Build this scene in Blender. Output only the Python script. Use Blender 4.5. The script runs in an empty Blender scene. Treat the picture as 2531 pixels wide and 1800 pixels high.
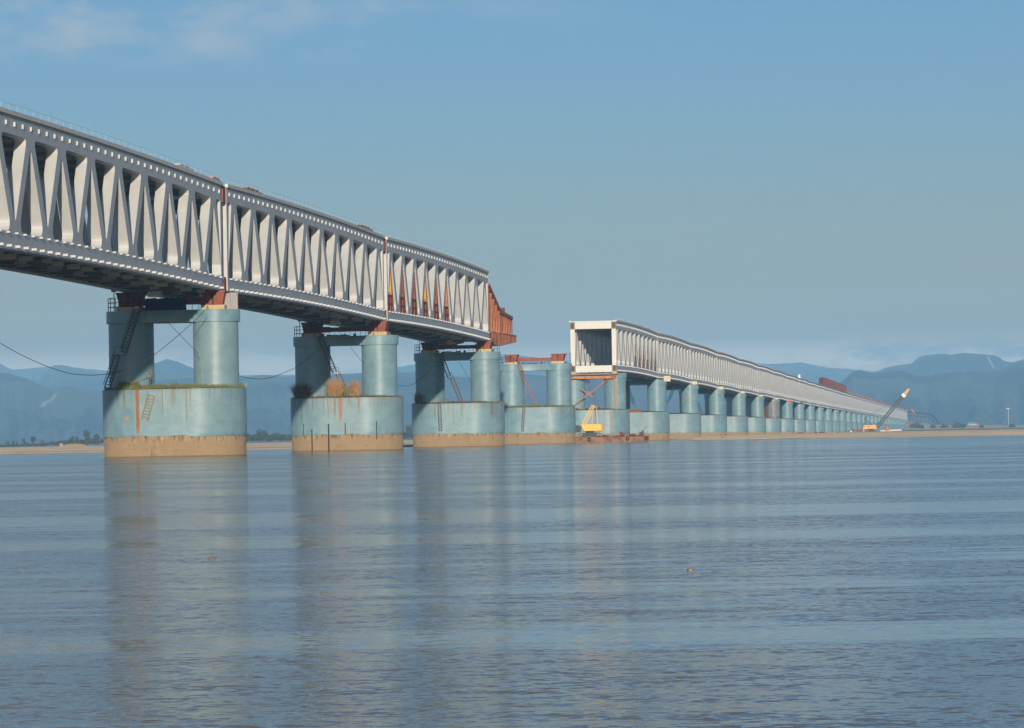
import bpy, bmesh, math, random
from mathutils import Vector, Matrix, noise
random.seed(7)
R = math.radians
sc = bpy.context.scene
col = sc.collection

# ------------------------------------------------------------------ camera
F = 9900.0; CX = 1265.5; CY = 900.0; CAMH = 1.52; PITCH = 0.0183; ROLL = R(1.03)
cam_d = bpy.data.cameras.new("camera"); cam = bpy.data.objects.new("camera", cam_d); col.objects.link(cam)
cam_d.sensor_fit = 'HORIZONTAL'; cam_d.sensor_width = 36.0; cam_d.lens = F / 2531 * 36
cam_d.clip_start = 1.0; cam_d.clip_end = 120000
cam.matrix_world = Matrix.Translation((0, 0, CAMH)) @ Matrix.Rotation(math.pi / 2 + PITCH, 4, 'X') @ Matrix.Rotation(-ROLL, 4, 'Z')
sc.camera = cam

# ------------------------------------------------------------------ light
TH = 0.1147                      # bearing of the bridge axis, clockwise from +Y
PHI = R(8.0); SUN_EL = R(8.6)
saz = PHI - TH
S = Vector((math.sin(saz) * math.cos(SUN_EL), -math.cos(saz) * math.cos(SUN_EL), math.sin(SUN_EL)))
sl = bpy.data.lights.new("sun", 'SUN'); sun = bpy.data.objects.new("sun", sl); col.objects.link(sun)
sl.energy = 5.0; sl.angle = R(0.6); sl.color = (1.0, 0.86, 0.68)
sun.rotation_euler = S.to_track_quat('Z', 'Y').to_euler()

w = bpy.data.worlds.new("World"); sc.world = w; w.use_nodes = True
nt = w.node_tree; N = nt.nodes; L = nt.links
for n in list(N): N.remove(n)
def wn(t, **k):
    n = N.new(t)
    for a, b in k.items(): setattr(n, a, b)
    return n
out = wn('ShaderNodeOutputWorld'); bg = wn('ShaderNodeBackground'); bg.inputs['Strength'].default_value = 0.10
sky = wn('ShaderNodeTexSky', sky_type='NISHITA', sun_disc=False)
sky.sun_elevation = SUN_EL; sky.sun_rotation = math.atan2(S.x, S.y); sky.altitude = 100
sky.air_density = 1.0; sky.dust_density = 0.6; sky.ozone_density = 1.6
tc = wn('ShaderNodeTexCoord')
sep = wn('ShaderNodeSeparateXYZ'); L.new(tc.outputs['Generated'], sep.inputs[0])
def wmath(op, a, b=None, c=None, clamp=False):
    n = wn('ShaderNodeMath', operation=op); n.use_clamp = clamp
    for i, v in enumerate((a, b, c)):
        if v is None: continue
        if isinstance(v, (int, float)): n.inputs[i].default_value = v
        else: L.new(v, n.inputs[i])
    return n.outputs[0]
def wsmooth(x, a, b):
    n = wn('ShaderNodeMapRange', interpolation_type='SMOOTHSTEP')
    L.new(x, n.inputs[0]); n.inputs[1].default_value = a; n.inputs[2].default_value = b
    return n.outputs[0]
def wnoise(sx, sy, sz, scale, det, rough=0.55):
    mp = wn('ShaderNodeMapping'); mp.inputs['Scale'].default_value = (sx, sy, sz)
    L.new(tc.outputs['Generated'], mp.inputs[0])
    n = wn('ShaderNodeTexNoise'); n.inputs['Scale'].default_value = scale
    n.inputs['Detail'].default_value = det; n.inputs['Roughness'].default_value = rough
    L.new(mp.outputs[0], n.inputs['Vector']); return n.outputs[0]
X, Z = sep.outputs['X'], sep.outputs['Z']
# wispy clouds high on the left
hi = wmath('MULTIPLY', wsmooth(wnoise(1, 1, 2.2, 26, 7), 0.42, 0.66), wsmooth(Z, 0.088, 0.100))
hi = wmath('MULTIPLY', hi, wsmooth(X, 0.05, -0.10)); hi = wmath('MULTIPLY', hi, 0.8)
# low cloud bank lying along the mountains
lo = wmath('MULTIPLY', wsmooth(wnoise(1, 1, 3.0, 26, 6, 0.6), 0.38, 0.52), wsmooth(Z, 0.0250, 0.0180))
lo = wmath('MULTIPLY', lo, 0.8)
cm = wmath('MAXIMUM', hi, lo, None, True)
tint = wn('ShaderNodeMixRGB', blend_type='MULTIPLY'); tint.inputs[0].default_value = 1
tr_ = wn('ShaderNodeMixRGB'); L.new(wsmooth(Z, 0.0, 0.11), tr_.inputs[0])
tr_.inputs[1].default_value = (0.64, 0.59, 0.72, 1); tr_.inputs[2].default_value = (0.42, 0.64, 1.06, 1)
tr2 = wn('ShaderNodeMixRGB'); L.new(wsmooth(Z, 0.115, 0.5), tr2.inputs[0]); L.new(tr_.outputs[0], tr2.inputs[1]); tr2.inputs[2].default_value = (1.25, 1.25, 1.3, 1)
tr3 = wn('ShaderNodeMixRGB'); L.new(wsmooth(sep.outputs['Y'], 0.9, 0.1), tr3.inputs[0]); L.new(tr2.outputs[0], tr3.inputs[1]); tr3.inputs[2].default_value = (0.8, 1.05, 1.4, 1)
L.new(tr3.outputs[0], tint.inputs[2])
L.new(sky.outputs[0], tint.inputs[1])
c1 = wn('ShaderNodeMixRGB'); L.new(hi, c1.inputs[0]); L.new(tint.outputs[0], c1.inputs[1]); c1.inputs[2].default_value = (4.1, 4.7, 5.3, 1)
cl = wn('ShaderNodeMixRGB'); L.new(lo, cl.inputs[0]); L.new(c1.outputs[0], cl.inputs[1]); cl.inputs[2].default_value = (9.0, 7.2, 4.4, 1)
L.new(cl.outputs[0], bg.inputs['Color']); L.new(bg.outputs[0], out.inputs[0])

vs = sc.view_settings; vs.view_transform = 'Standard'; vs.look = 'None'; vs.exposure = 0.0; vs.gamma = 1.0
cy = sc.cycles; cy.use_denoising = True; cy.max_bounces = 6; cy.diffuse_bounces = 2; cy.glossy_bounces = 3
cy.volume_bounces = 0; cy.use_adaptive_sampling = True; cy.adaptive_threshold = 0.02
cy.caustics_reflective = False; cy.caustics_refractive = False

# ------------------------------------------------------------------ materials
MATS = {}
def mat(name, colr, rough=0.6, metal=0.0, var=0.12, vscale=0.8, vstretch=(1, 1, 1), bump=0.0, bscale=8.0, col2=None, thr=(0.45, 0.65), spec=0.5, det=5):
    if name in MATS: return MATS[name]
    m = bpy.data.materials.new(name); m.use_nodes = True; t = m.node_tree; n = t.nodes; l = t.links
    b = n['Principled BSDF']; b.inputs['Roughness'].default_value = rough; b.inputs['Metallic'].default_value = metal
    b.inputs['Specular IOR Level'].default_value = spec
    tc = n.new('ShaderNodeTexCoord'); mp = n.new('ShaderNodeMapping'); mp.inputs['Scale'].default_value = vstretch
    l.new(tc.outputs['Object'], mp.inputs[0])
    oi = n.new('ShaderNodeObjectInfo'); mm = n.new('ShaderNodeMath'); mm.operation = 'MULTIPLY'; mm.inputs[1].default_value = 40
    l.new(oi.outputs['Random'], mm.inputs[0]); l.new(mm.outputs[0], mp.inputs['Location'])
    no = n.new('ShaderNodeTexNoise'); no.inputs['Scale'].default_value = vscale; no.inputs['Detail'].default_value = det
    no.inputs['Roughness'].default_value = 0.6
    l.new(mp.outputs[0], no.inputs['Vector'])
    if col2 is not None:
        mr = n.new('ShaderNodeMapRange'); mr.inputs[1].default_value = thr[0]; mr.inputs[2].default_value = thr[1]
        l.new(no.outputs[0], mr.inputs[0])
        mx = n.new('ShaderNodeMixRGB'); l.new(mr.outputs[0], mx.inputs[0])
        mx.inputs[1].default_value = (*colr, 1); mx.inputs[2].default_value = (*col2, 1)
    else:
        mx = n.new('ShaderNodeMixRGB'); l.new(no.outputs[0], mx.inputs[0])
        mx.inputs[1].default_value = (*[c * (1 - var * 1.6) for c in colr], 1); mx.inputs[2].default_value = (*[min(1, c * (1 + var * 1.6)) for c in colr], 1)
    l.new(mx.outputs[0], b.inputs['Base Color'])
    if bump > 0:
        n2 = n.new('ShaderNodeTexNoise'); n2.inputs['Scale'].default_value = bscale; n2.inputs['Detail'].default_value = 4
        l.new(tc.outputs['Object'], n2.inputs['Vector'])
        bp = n.new('ShaderNodeBump'); bp.inputs['Strength'].default_value = bump; bp.inputs['Distance'].default_value = 0.1
        l.new(n2.outputs[0], bp.inputs['Height']); l.new(bp.outputs[0], b.inputs['Normal'])
    MATS[name] = m; return m

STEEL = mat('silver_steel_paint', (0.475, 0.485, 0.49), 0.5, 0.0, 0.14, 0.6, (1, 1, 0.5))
STEEL2 = mat('cream_portal_and_lit_steel', (0.60, 0.585, 0.55), 0.6, 0.0, 0.05, 0.6)  # portal colour; on flanges and gussets it paints in sunlight
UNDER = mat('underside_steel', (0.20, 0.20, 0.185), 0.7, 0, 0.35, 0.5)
CONC = mat('deck_concrete', (0.62, 0.60, 0.55), 0.85, 0, 0.18, 0.9)
TAN = mat('tan_concrete', (0.31, 0.22, 0.13), 0.9, 0, 0.25, 0.55, (1, 1, 2.5), 0.2, 3)
FOOT = bpy.data.materials.new('stained_foot_concrete'); FOOT.use_nodes = True
def foot_nodes():
    t = FOOT.node_tree; n = t.nodes; l = t.links; b = n['Principled BSDF']; b.inputs['Roughness'].default_value = 0.9; b.inputs['Diffuse Roughness'].default_value = 0.3
    tc = n.new('ShaderNodeTexCoord'); sp = n.new('ShaderNodeSeparateXYZ'); l.new(tc.outputs['Object'], sp.inputs[0]); oi = n.new('ShaderNodeObjectInfo')
    mu = n.new('ShaderNodeMath'); mu.operation = 'MULTIPLY'; mu.inputs[1].default_value = 31; l.new(oi.outputs['Random'], mu.inputs[0])
    def NO(st, s, det):
        mp = n.new('ShaderNodeMapping'); mp.inputs['Scale'].default_value = st; l.new(tc.outputs['Object'], mp.inputs[0]); l.new(mu.outputs[0], mp.inputs['Location'])
        q = n.new('ShaderNodeTexNoise'); q.inputs['Scale'].default_value = s; q.inputs['Detail'].default_value = det; q.inputs['Roughness'].default_value = 0.65; l.new(mp.outputs[0], q.inputs['Vector']); return q.outputs[0]
    def SM(x, a, b_):
        q = n.new('ShaderNodeMapRange'); q.interpolation_type = 'SMOOTHSTEP'; l.new(x, q.inputs[0]); q.inputs[1].default_value = a; q.inputs[2].default_value = b_; return q.outputs[0]
    def MIX(f, a, b_):
        q = n.new('ShaderNodeMixRGB'); l.new(f, q.inputs[0])
        for i, v in ((1, a), (2, b_)):
            if isinstance(v, tuple): q.inputs[i].default_value = (*v, 1)
            else: l.new(v, q.inputs[i])
        return q.outputs[0]
    def MUL(a, b_):
        q = n.new('ShaderNodeMath'); q.operation = 'MULTIPLY'
        for i, v in enumerate((a, b_)):
            if isinstance(v, (int, float)): q.inputs[i].default_value = v
            else: l.new(v, q.inputs[i])
        return q.outputs[0]
    c = MIX(NO((1, 1, 0.8), 0.9, 6), (0.25, 0.175, 0.10), (0.38, 0.275, 0.165))
    c = MIX(MUL(SM(NO((1, 1, 5), 1.0, 5), 0.5, 0.65), 0.35), c, (0.20, 0.14, 0.085))
    c = MIX(MUL(SM(NO((1, 1, 0.12), 2.6, 6), 0.50, 0.60), MUL(SM(sp.outputs['Z'], 1.5, 2.3), 0.85)), c, (0.10, 0.07, 0.045))
    c = MIX(MUL(SM(NO((1, 1, 0.2), 3.2, 6), 0.55, 0.66), MUL(SM(sp.outputs['Z'], 1.3, 2.1), 0.7)), c, (0.50, 0.42, 0.30))
    c = MIX(MUL(SM(NO((1, 1, 0.1), 1.1, 4), 0.60, 0.66), 0.55), c, (0.12, 0.105, 0.09))
    c = MIX(MUL(SM(sp.outputs['Z'], 0.22, 0.05), 0.7), c, (0.10, 0.075, 0.05))
    l.new(c, b.inputs['Base Color'])
foot_nodes()
PLINTH = mat('plinth_concrete', (0.50, 0.38, 0.22), 0.9, 0, 0.2, 1.5)
RUST = mat('red_oxide_steel', (0.27, 0.065, 0.032), 0.7, 0, 0.25, 0.9, col2=(0.19, 0.06, 0.035))
RUSTD = mat('dark_red_oxide_steel', (0.15, 0.035, 0.024), 0.75, 0, 0.3, 0.8)
BROWN = mat('brown_nose_steel', (0.42, 0.155, 0.065), 0.75, 0, 0.25, 0.7, col2=(0.26, 0.085, 0.045))
ORANGE = mat('orange_rust', (0.55, 0.20, 0.04), 0.7, 0, 0.3, 1.2, col2=(0.34, 0.09, 0.03))
YELL = mat('yellow_paint', (0.72, 0.40, 0.03), 0.5, 0, 0.12, 1.5)
BLACK = mat('black_iron', (0.022, 0.022, 0.024), 0.6, 0, 0.3, 2)
DARK = mat('dark_steel', (0.045, 0.06, 0.08), 0.6, 0, 0.3, 1)
RUBBER = mat('rubber', (0.02, 0.02, 0.02), 0.9)
TARP = mat('blue_tarpaulin', (0.012, 0.020, 0.10), 0.6, 0, 0.5, 2.0)
SOIL = mat('soil', (0.10, 0.075, 0.035), 0.95, 0, 0.4, 1.5)
GRASSM = mat('green_grass', (0.11, 0.13, 0.03), 0.9, 0, 0.5, 2, col2=(0.17, 0.14, 0.05))
DRY = mat('dry_grass', (0.34, 0.20, 0.09), 0.9, 0, 0.4, 1.0, col2=(0.22, 0.11, 0.05))
DRYD = mat('dead_brown_grass', (0.13, 0.085, 0.05), 0.9, 0, 0.4, 1.0)
LEAF = mat('foliage', (0.045, 0.065, 0.025), 0.9, 0, 0.4, 0.3, col2=(0.07, 0.085, 0.03))
BARK = mat('bark', (0.09, 0.07, 0.05), 0.9)
WHITE = mat('white_paint', (0.72, 0.70, 0.64), 0.5, 0, 0.12, 1)
GREENP = mat('green_roof_paint', (0.03, 0.16, 0.11), 0.6)
REDP = mat('red_paint', (0.55, 0.07, 0.05), 0.5)
ROPE = mat('cable', (0.03, 0.03, 0.035), 0.8)
FOAM = mat('tan_foam', (0.40, 0.27, 0.13), 0.9, 0, 0.3, 20)

def pier_paint(name, streaks=(), patches=()):
    """pale blue-green paint with runs of rust down from the top; streaks: (y, width, z_low, strength, colour)"""
    m = bpy.data.materials.new(name); m.use_nodes = True; t = m.node_tree; n = t.nodes; l = t.links
    b = n['Principled BSDF']; b.inputs['Roughness'].default_value = 0.46; b.inputs['Specular IOR Level'].default_value = 0.45; b.inputs['Diffuse Roughness'].default_value = 0.15
    tc = n.new('ShaderNodeTexCoord'); sp = n.new('ShaderNodeSeparateXYZ'); l.new(tc.outputs['Object'], sp.inputs[0])
    oi = n.new('ShaderNodeObjectInfo')
    def M(op, a, b_=None, c=None, cl=False):
        q = n.new('ShaderNodeMath'); q.operation = op; q.use_clamp = cl
        for i, v in enumerate((a, b_, c)):
            if v is None: continue
            if isinstance(v, (int, float)): q.inputs[i].default_value = v
            else: l.new(v, q.inputs[i])
        return q.outputs[0]
    def SM(x, a, b_):
        q = n.new('ShaderNodeMapRange'); q.interpolation_type = 'SMOOTHSTEP'; l.new(x, q.inputs[0])
        q.inputs[1].default_value = a; q.inputs[2].default_value = b_; return q.outputs[0]
    rnd = M('MULTIPLY', oi.outputs['Random'], 37.0)
    def NO(st, s, det=5, ro=0.6):
        mp = n.new('ShaderNodeMapping'); mp.inputs['Scale'].default_value = st; l.new(tc.outputs['Object'], mp.inputs[0]); l.new(rnd, mp.inputs['Location'])
        q = n.new('ShaderNodeTexNoise'); q.inputs['Scale'].default_value = s; q.inputs['Detail'].default_value = det; q.inputs['Roughness'].default_value = ro
        l.new(mp.outputs[0], q.inputs['Vector']); return q.outputs[0]
    def MIX(f, a, b_):
        q = n.new('ShaderNodeMixRGB'); l.new(f, q.inputs[0])
        for i, v in ((1, a), (2, b_)):
            if isinstance(v, tuple): q.inputs[i].default_value = (*v, 1)
            else: l.new(v, q.inputs[i])
        return q.outputs[0]
    c = MIX(SM(NO((1, 1, 1.2), 0.4, 7, 0.7), 0.3, 0.7), (0.125, 0.230, 0.285), (0.190, 0.320, 0.370))
    tone = M('ADD', M('MULTIPLY', oi.outputs['Random'], 0.35), 0.0); c = MIX(tone, c, (0.20, 0.275, 0.295))
    c = MIX(M('MULTIPLY', SM(NO((1, 1, 0.06), 1.7, 6), 0.56, 0.72), 0.45), c, (0.27, 0.36, 0.38))          # chalky runs
    # horizontal weld seams
    wv = M('FRACT', M('MULTIPLY', sp.outputs['Z'], 0.52)); seam = M('MULTIPLY', M('LESS_THAN', wv, 0.03), 0.3)
    c = MIX(seam, c, (0.14, 0.20, 0.22))
    # fine rust runs starting at the rim of the caisson
    if name != 'column_paint':
        run = SM(NO((1, 1, 0.02), 3.4, 5, 0.75), 0.52, 0.62)
        top = SM(M('ADD', sp.outputs['Z'], M('MULTIPLY', NO((1, 1, 0.01), 0.9, 2), 5.0)), 7.2, 10.0)
        c = MIX(M('MULTIPLY', M('MULTIPLY', run, top), 0.8), c, (0.20, 0.125, 0.045))
        for (y, wd, zl, st, cc) in streaks:
            d = M('ABSOLUTE', M('SUBTRACT', M('ADD', sp.outputs['Y'], M('MULTIPLY', NO((1, 1, 0.6), 1.0, 3), 0.2)), y + 0.1))
            k = M('MULTIPLY', SM(d, wd, wd * 0.45), SM(sp.outputs['Z'], zl - 0.4, zl + 1.2)); k = M('MULTIPLY', k, SM(sp.outputs['X'], 1, 0))
            c = MIX(M('MULTIPLY', k, st), c, cc)
        for (y, z, r, cc) in patches:
            dy = M('SUBTRACT', sp.outputs['Y'], y); dz = M('MULTIPLY', M('SUBTRACT', sp.outputs['Z'], z), 1.3)
            d = M('SQRT', M('ADD', M('MULTIPLY', dy, dy), M('MULTIPLY', dz, dz)))
            k = M('MULTIPLY', SM(M('ADD', d, M('MULTIPLY', NO((1, 1, 1), 2.2, 6), r * 2.2)), r * 1.9, r * 1.55), 0.8); k = M('MULTIPLY', k, SM(sp.outputs['X'], 1, 0))
            c = MIX(k, c, cc)
    l.new(c, b.inputs['Base Color'])
    bp = n.new('ShaderNodeBump'); bp.inputs['Strength'].default_value = 0.25; bp.inputs['Distance'].default_value = 0.05
    l.new(NO((1, 1, 2.2), 0.9, 3), bp.inputs['Height']); l.new(bp.outputs[0], b.inputs['Normal'])
    return m
COLP = pier_paint('column_paint')
CAISP = pier_paint('caisson_paint')

# ------------------------------------------------------------------ mesh helpers
class MB:
    def __init__(s): s.v = []; s.f = []
    def box(s, x0, x1, y0, y1, z0, z1, fn=None):
        i = len(s.v)
        for z in (z0, z1):
            for (x, y) in ((x0, y0), (x1, y0), (x1, y1), (x0, y1)): s.v.append((x, y, z + (fn(x) if fn else 0)))
        s.f += [tuple(i + k for k in q) for q in ((3, 2, 1, 0), (4, 5, 6, 7), (0, 1, 5, 4), (1, 2, 6, 5), (2, 3, 7, 6), (3, 0, 4, 7))]
    def lbox(s, x0, x1, y0, y1, z0, z1, fn, seg):
        """long box that follows fn(x)"""
        i = len(s.v)
        for k in range(seg + 1):
            x = x0 + (x1 - x0) * k / seg; h = fn(x)
            for (y, z) in ((y0, z0), (y1, z0), (y1, z1), (y0, z1)): s.v.append((x, y, z + h))
        for k in range(seg):
            a = i + 4 * k; b = a + 4
            for j in range(4):
                j2 = (j + 1) % 4; s.f.append((a + j, b + j, b + j2, a + j2))
        s.f.append((i, i + 1, i + 2, i + 3)); e = i + 4 * seg; s.f.append((e + 3, e + 2, e + 1, e))
    def bar(s, a, b, w_, h_=None):
        """rectangular bar between two points"""
        h_ = h_ or w_; a = Vector(a); b = Vector(b); d = (b - a).normalized()
        up = Vector((0, 0, 1)) if abs(d.z) < 0.95 else Vector((1, 0, 0))
        sx = d.cross(up).normalized() * w_ / 2; sz = sx.normalized().cross(d) * h_ / 2; i = len(s.v)
        for p in (a, b):
            for q in (-sx - sz, sx - sz, sx + sz, -sx + sz): s.v.append(tuple(p + q))
        s.f += [tuple(i + k for k in q) for q in ((3, 2, 1, 0), (4, 5, 6, 7), (0, 1, 5, 4), (1, 2, 6, 5), (2, 3, 7, 6), (3, 0, 4, 7))]
    def tube(s, pts, r, n=8, cap=True):
        pts = [Vector(p) for p in pts]; i0 = len(s.v); rr = r if isinstance(r, (list, tuple)) else [r] * len(pts)
        for k, p in enumerate(pts):
            d = (pts[min(k + 1, len(pts) - 1)] - pts[max(k - 1, 0)]).normalized()
            up = Vector((0, 0, 1)) if abs(d.z) < 0.95 else Vector((1, 0, 0))
            a = d.cross(up).normalized(); b = a.cross(d)
            for j in range(n):
                t = 2 * math.pi * j / n; s.v.append(tuple(p + (a * math.cos(t) + b * math.sin(t)) * rr[k]))
        for k in range(len(pts) - 1):
            for j in range(n):
                a = i0 + k * n + j; b = i0 + k * n + (j + 1) % n; s.f.append((a, b, b + n, a + n))
        if cap:
            s.f.append(tuple(i0 + j for j in range(n))[::-1]); e = i0 + (len(pts) - 1) * n; s.f.append(tuple(e + j for j in range(n)))
    def prism(s, poly, y0, y1, fn=None):
        """polygon in x,z extruded along y"""
        i = len(s.v); n = len(poly)
        for y in (y0, y1):
            for (x, z) in poly: s.v.append((x, y, z + (fn(x) if fn else 0)))
        s.f.append(tuple(range(i, i + n))); s.f.append(tuple(range(i + 2 * n - 1, i + n - 1, -1)))
        for k in range(n):
            k2 = (k + 1) % n; s.f.append((i + k2, i + k, i + n + k, i + n + k2))
    def vprism(s, rings):
        """stack of outlines [(x,y,z)...]"""
        i = len(s.v); n = len(rings[0])
        for r in rings: s.v += [tuple(p) for p in r]
        for k in range(len(rings) - 1):
            for j in range(n):
                a = i + k * n + j; b = i + k * n + (j + 1) % n; s.f.append((a, b, b + n, a + n))
        s.f.append(tuple(range(i + n - 1, i - 1, -1))); e = i + (len(rings) - 1) * n; s.f.append(tuple(range(e, e + n)))
    def build(s, name, m, parent=None, smooth=False, loc=None, bevel=0):
        me = bpy.data.meshes.new(name); me.from_pydata(s.v, [], s.f)
        bm = bmesh.new(); bm.from_mesh(me)
        big = [f for f in bm.faces if len(f.verts) > 4]
        if big: bmesh.ops.triangulate(bm, faces=big)
        bmesh.ops.recalc_face_normals(bm, faces=bm.faces)
        if bevel: bmesh.ops.bevel(bm, geom=bm.edges[:], offset=bevel, segments=1, affect='EDGES')
        if smooth:
            for f in bm.faces: f.smooth = True
            for e in bm.edges:
                if len(e.link_faces) == 2 and e.calc_face_angle(0) > R(38): e.smooth = False
        bm.to_mesh(me); bm.free(); me.materials.append(m)
        o = bpy.data.objects.new(name, me); col.objects.link(o)
        if parent: o.parent = parent
        if loc: o.location = loc
        return o

def tag(o, label=None, cat=None, group=None, kind=None):
    if label: o['label'] = label
    if cat: o['category'] = cat
    if group: o['group'] = group
    if kind: o['kind'] = kind
    return o
def empty(name, loc=(0, 0, 0), rz=0.0):
    o = bpy.data.objects.new(name, None); col.objects.link(o); o.location = loc; o.rotation_euler = (0, 0, rz); o.empty_display_size = 1
    return o
KIDS = {}
def copy_tree(o, parent=None):
    c = o.copy(); col.objects.link(c)
    if parent: c.parent = parent
    for ch in list(o.children): copy_tree(ch, c)
    return c
def child(o, name, i=0):
    return [c for c in o.children if c.name.split('.')[0] == name][i]

# ------------------------------------------------------------------ frames of reference
D0 = 84.18; S0 = 447.7; SP = 125.0; RZ = math.pi / 2 - TH
dv = Vector((math.sin(TH), math.cos(TH), 0)); nv = Vector((-math.cos(TH), math.sin(TH), 0))
def BW(s, lat, z=0.0):
    """bridge coordinates (metres along, metres back from the near face) to world"""
    p = nv * (D0 + lat) + dv * (S0 + s); return Vector((p.x, p.y, z))
def ray(u, v):
    x = u - CX; y = CY - v
    a = x * math.cos(ROLL) + y * math.sin(ROLL); b = -x * math.sin(ROLL) + y * math.cos(ROLL)
    c, s_ = math.cos(PITCH), math.sin(PITCH)
    return Vector((a / F, c - b / F * s_, s_ + b / F * c))
def at(u, v, Y):
    d = ray(u, v); return Vector((0, 0, CAMH)) + d * (Y / d.y)
def ground(u, v, z=0.0):
    d = ray(u, v); return Vector((0, 0, CAMH)) + d * ((z - CAMH) / d.z)
def interp(x, tab):
    if x <= tab[0][0]: return tab[0][1]
    for (a, b), (c, d) in zip(tab, tab[1:]):
        if x <= c: return b + (d - b) * (x - a) / (c - a)
    return tab[-1][1]
ORD = ['first', 'second', 'third', 'fourth', 'fifth', 'sixth', 'seventh', 'eighth', 'ninth', 'tenth', 'eleventh', 'twelfth', 'thirteenth', 'fourteenth', 'fifteenth', 'sixteenth', 'seventeenth', 'eighteenth', 'nineteenth']
TENS = {20: 'twent', 30: 'thirt', 40: 'fort'}
def ordinal(n):
    if n < 20: return ORD[n - 1]
    t = n // 10 * 10
    return TENS[t] + 'ieth' if n == t else TENS[t] + 'y-' + ORD[n - t - 1]

# ------------------------------------------------------------------ water, banks
NLAST = 37
shore = [(-900, 700), (0, 732), (720, 736), (1010, 765), (1200, 1180), (1560, 1330), (1640, 1300), (1690, 1010), (1730, 925), (1900, 900), (2050, 864), (2200, 855), (2400, 836), (2531, 815), (3400, 760)]
def bund(u, r):
    top = interp(u, [(2180, 0), (2236, 12.0), (2262, 9.6), (2290, 7.0), (2330, 6.3), (2400, 5.4), (2531, 4.4), (3200, 4.4)])
    k = interp(r, [(4560, 0), (4700, 0.35), (4900, 1.0), (4960, 1.0), (5100, 0.15), (5400, 0)])
    return top * k
def land_h(u, r):
    sh = interp(u, shore); e = r - sh
    h = interp(e, [(-200, -3.0), (-25, -0.6), (0, 0.0), (6, 0.20), (60, 0.42), (110, 0.36), (180, 0.42), (330, 0.72), (700, 0.95), (2500, 1.05), (40000, 1.1)])
    if e > 0: h += 0.05 * noise.noise(Vector((u * 0.012, r * 0.02, 0))) * min(1, e / 40)
    b = bund(u, r)
    if b > 0: b += 0.8 * noise.noise(Vector((u * 0.08, r * 0.02, 3.1))) * min(1, b / 3)
    return h + b
us = [-900 + i * 11 for i in range(int(4200 / 11) + 1)]
rs = [560 + i * 12 for i in range(70)]
r_ = rs[-1]
while r_ < 4500: r_ *= 1.03; rs.append(r_)
rs += [4560 + i * 40 for i in range(22)]
r_ = rs[-1]
while r_ < 15500: r_ *= 1.12; rs.append(r_)
mb = MB()
for r_ in rs:
    for u in us:
        d = ray(u, 1081); d.z = 0; mb.v.append((d.x / d.y * r_, r_, land_h(u, r_)))
nu = len(us)
for i in range(len(rs) - 1):
    for j in range(nu - 1):
        a = i * nu + j; mb.f.append((a, a + 1, a + nu + 1, a + nu))
sand = bpy.data.materials.new('sand_and_earth'); sand.use_nodes = True
t = sand.node_tree; n = t.nodes; l = t.links; b = n['Principled BSDF']; b.inputs['Roughness'].default_value = 0.9; b.inputs['Specular IOR Level'].default_value = 0.2
tcn = n.new('ShaderNodeTexCoord'); spn = n.new('ShaderNodeSeparateXYZ'); l.new(tcn.outputs['Object'], spn.inputs[0])
def nz(st, s_, det=5):
    mp = n.new('ShaderNodeMapping'); mp.inputs['Scale'].default_value = st; l.new(tcn.outputs['Object'], mp.inputs[0])
    q = n.new('ShaderNodeTexNoise'); q.inputs['Scale'].default_value = s_; q.inputs['Detail'].default_value = det; l.new(mp.outputs[0], q.inputs['Vector']); return q.outputs[0]
def mr(x, a, b_):
    q = n.new('ShaderNodeMapRange'); q.interpolation_type = 'SMOOTHSTEP'; l.new(x, q.inputs[0]); q.inputs[1].default_value = a; q.inputs[2].default_value = b_; return q.outputs[0]
def mx(f_, a, b_):
    q = n.new('ShaderNodeMixRGB'); l.new(f_, q.inputs[0])
    for i, v in ((1, a), (2, b_)):
        if isinstance(v, tuple): q.inputs[i].default_value = (*v, 1)
        else: l.new(v, q.inputs[i])
    return q.outputs[0]
c = mx(mr(nz((0.3, 1, 1), 0.03), 0.42, 0.58), (0.66, 0.55, 0.41), (0.54, 0.45, 0.33))
c = mx(mr(nz((0.12, 1, 1), 0.012, 3), 0.52, 0.60), c, (0.34, 0.27, 0.20))      # damp bands
c = mx(mr(spn.outputs['Z'], 0.14, 0.02), c, (0.22, 0.17, 0.12))                 # wet lip at the water
c = mx(mr(spn.outputs['Y'], 2200, 2600), c, (0.10, 0.105, 0.05))
gz = mx(mr(nz((1, 1, 1), 0.03), 0.4, 0.6), (0.42, 0.34, 0.26), (0.30, 0.26, 0.18))
c = mx(mr(spn.outputs['Z'], 1.4, 2.4), c, gz)
l.new(c, b.inputs['Base Color'])
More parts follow.
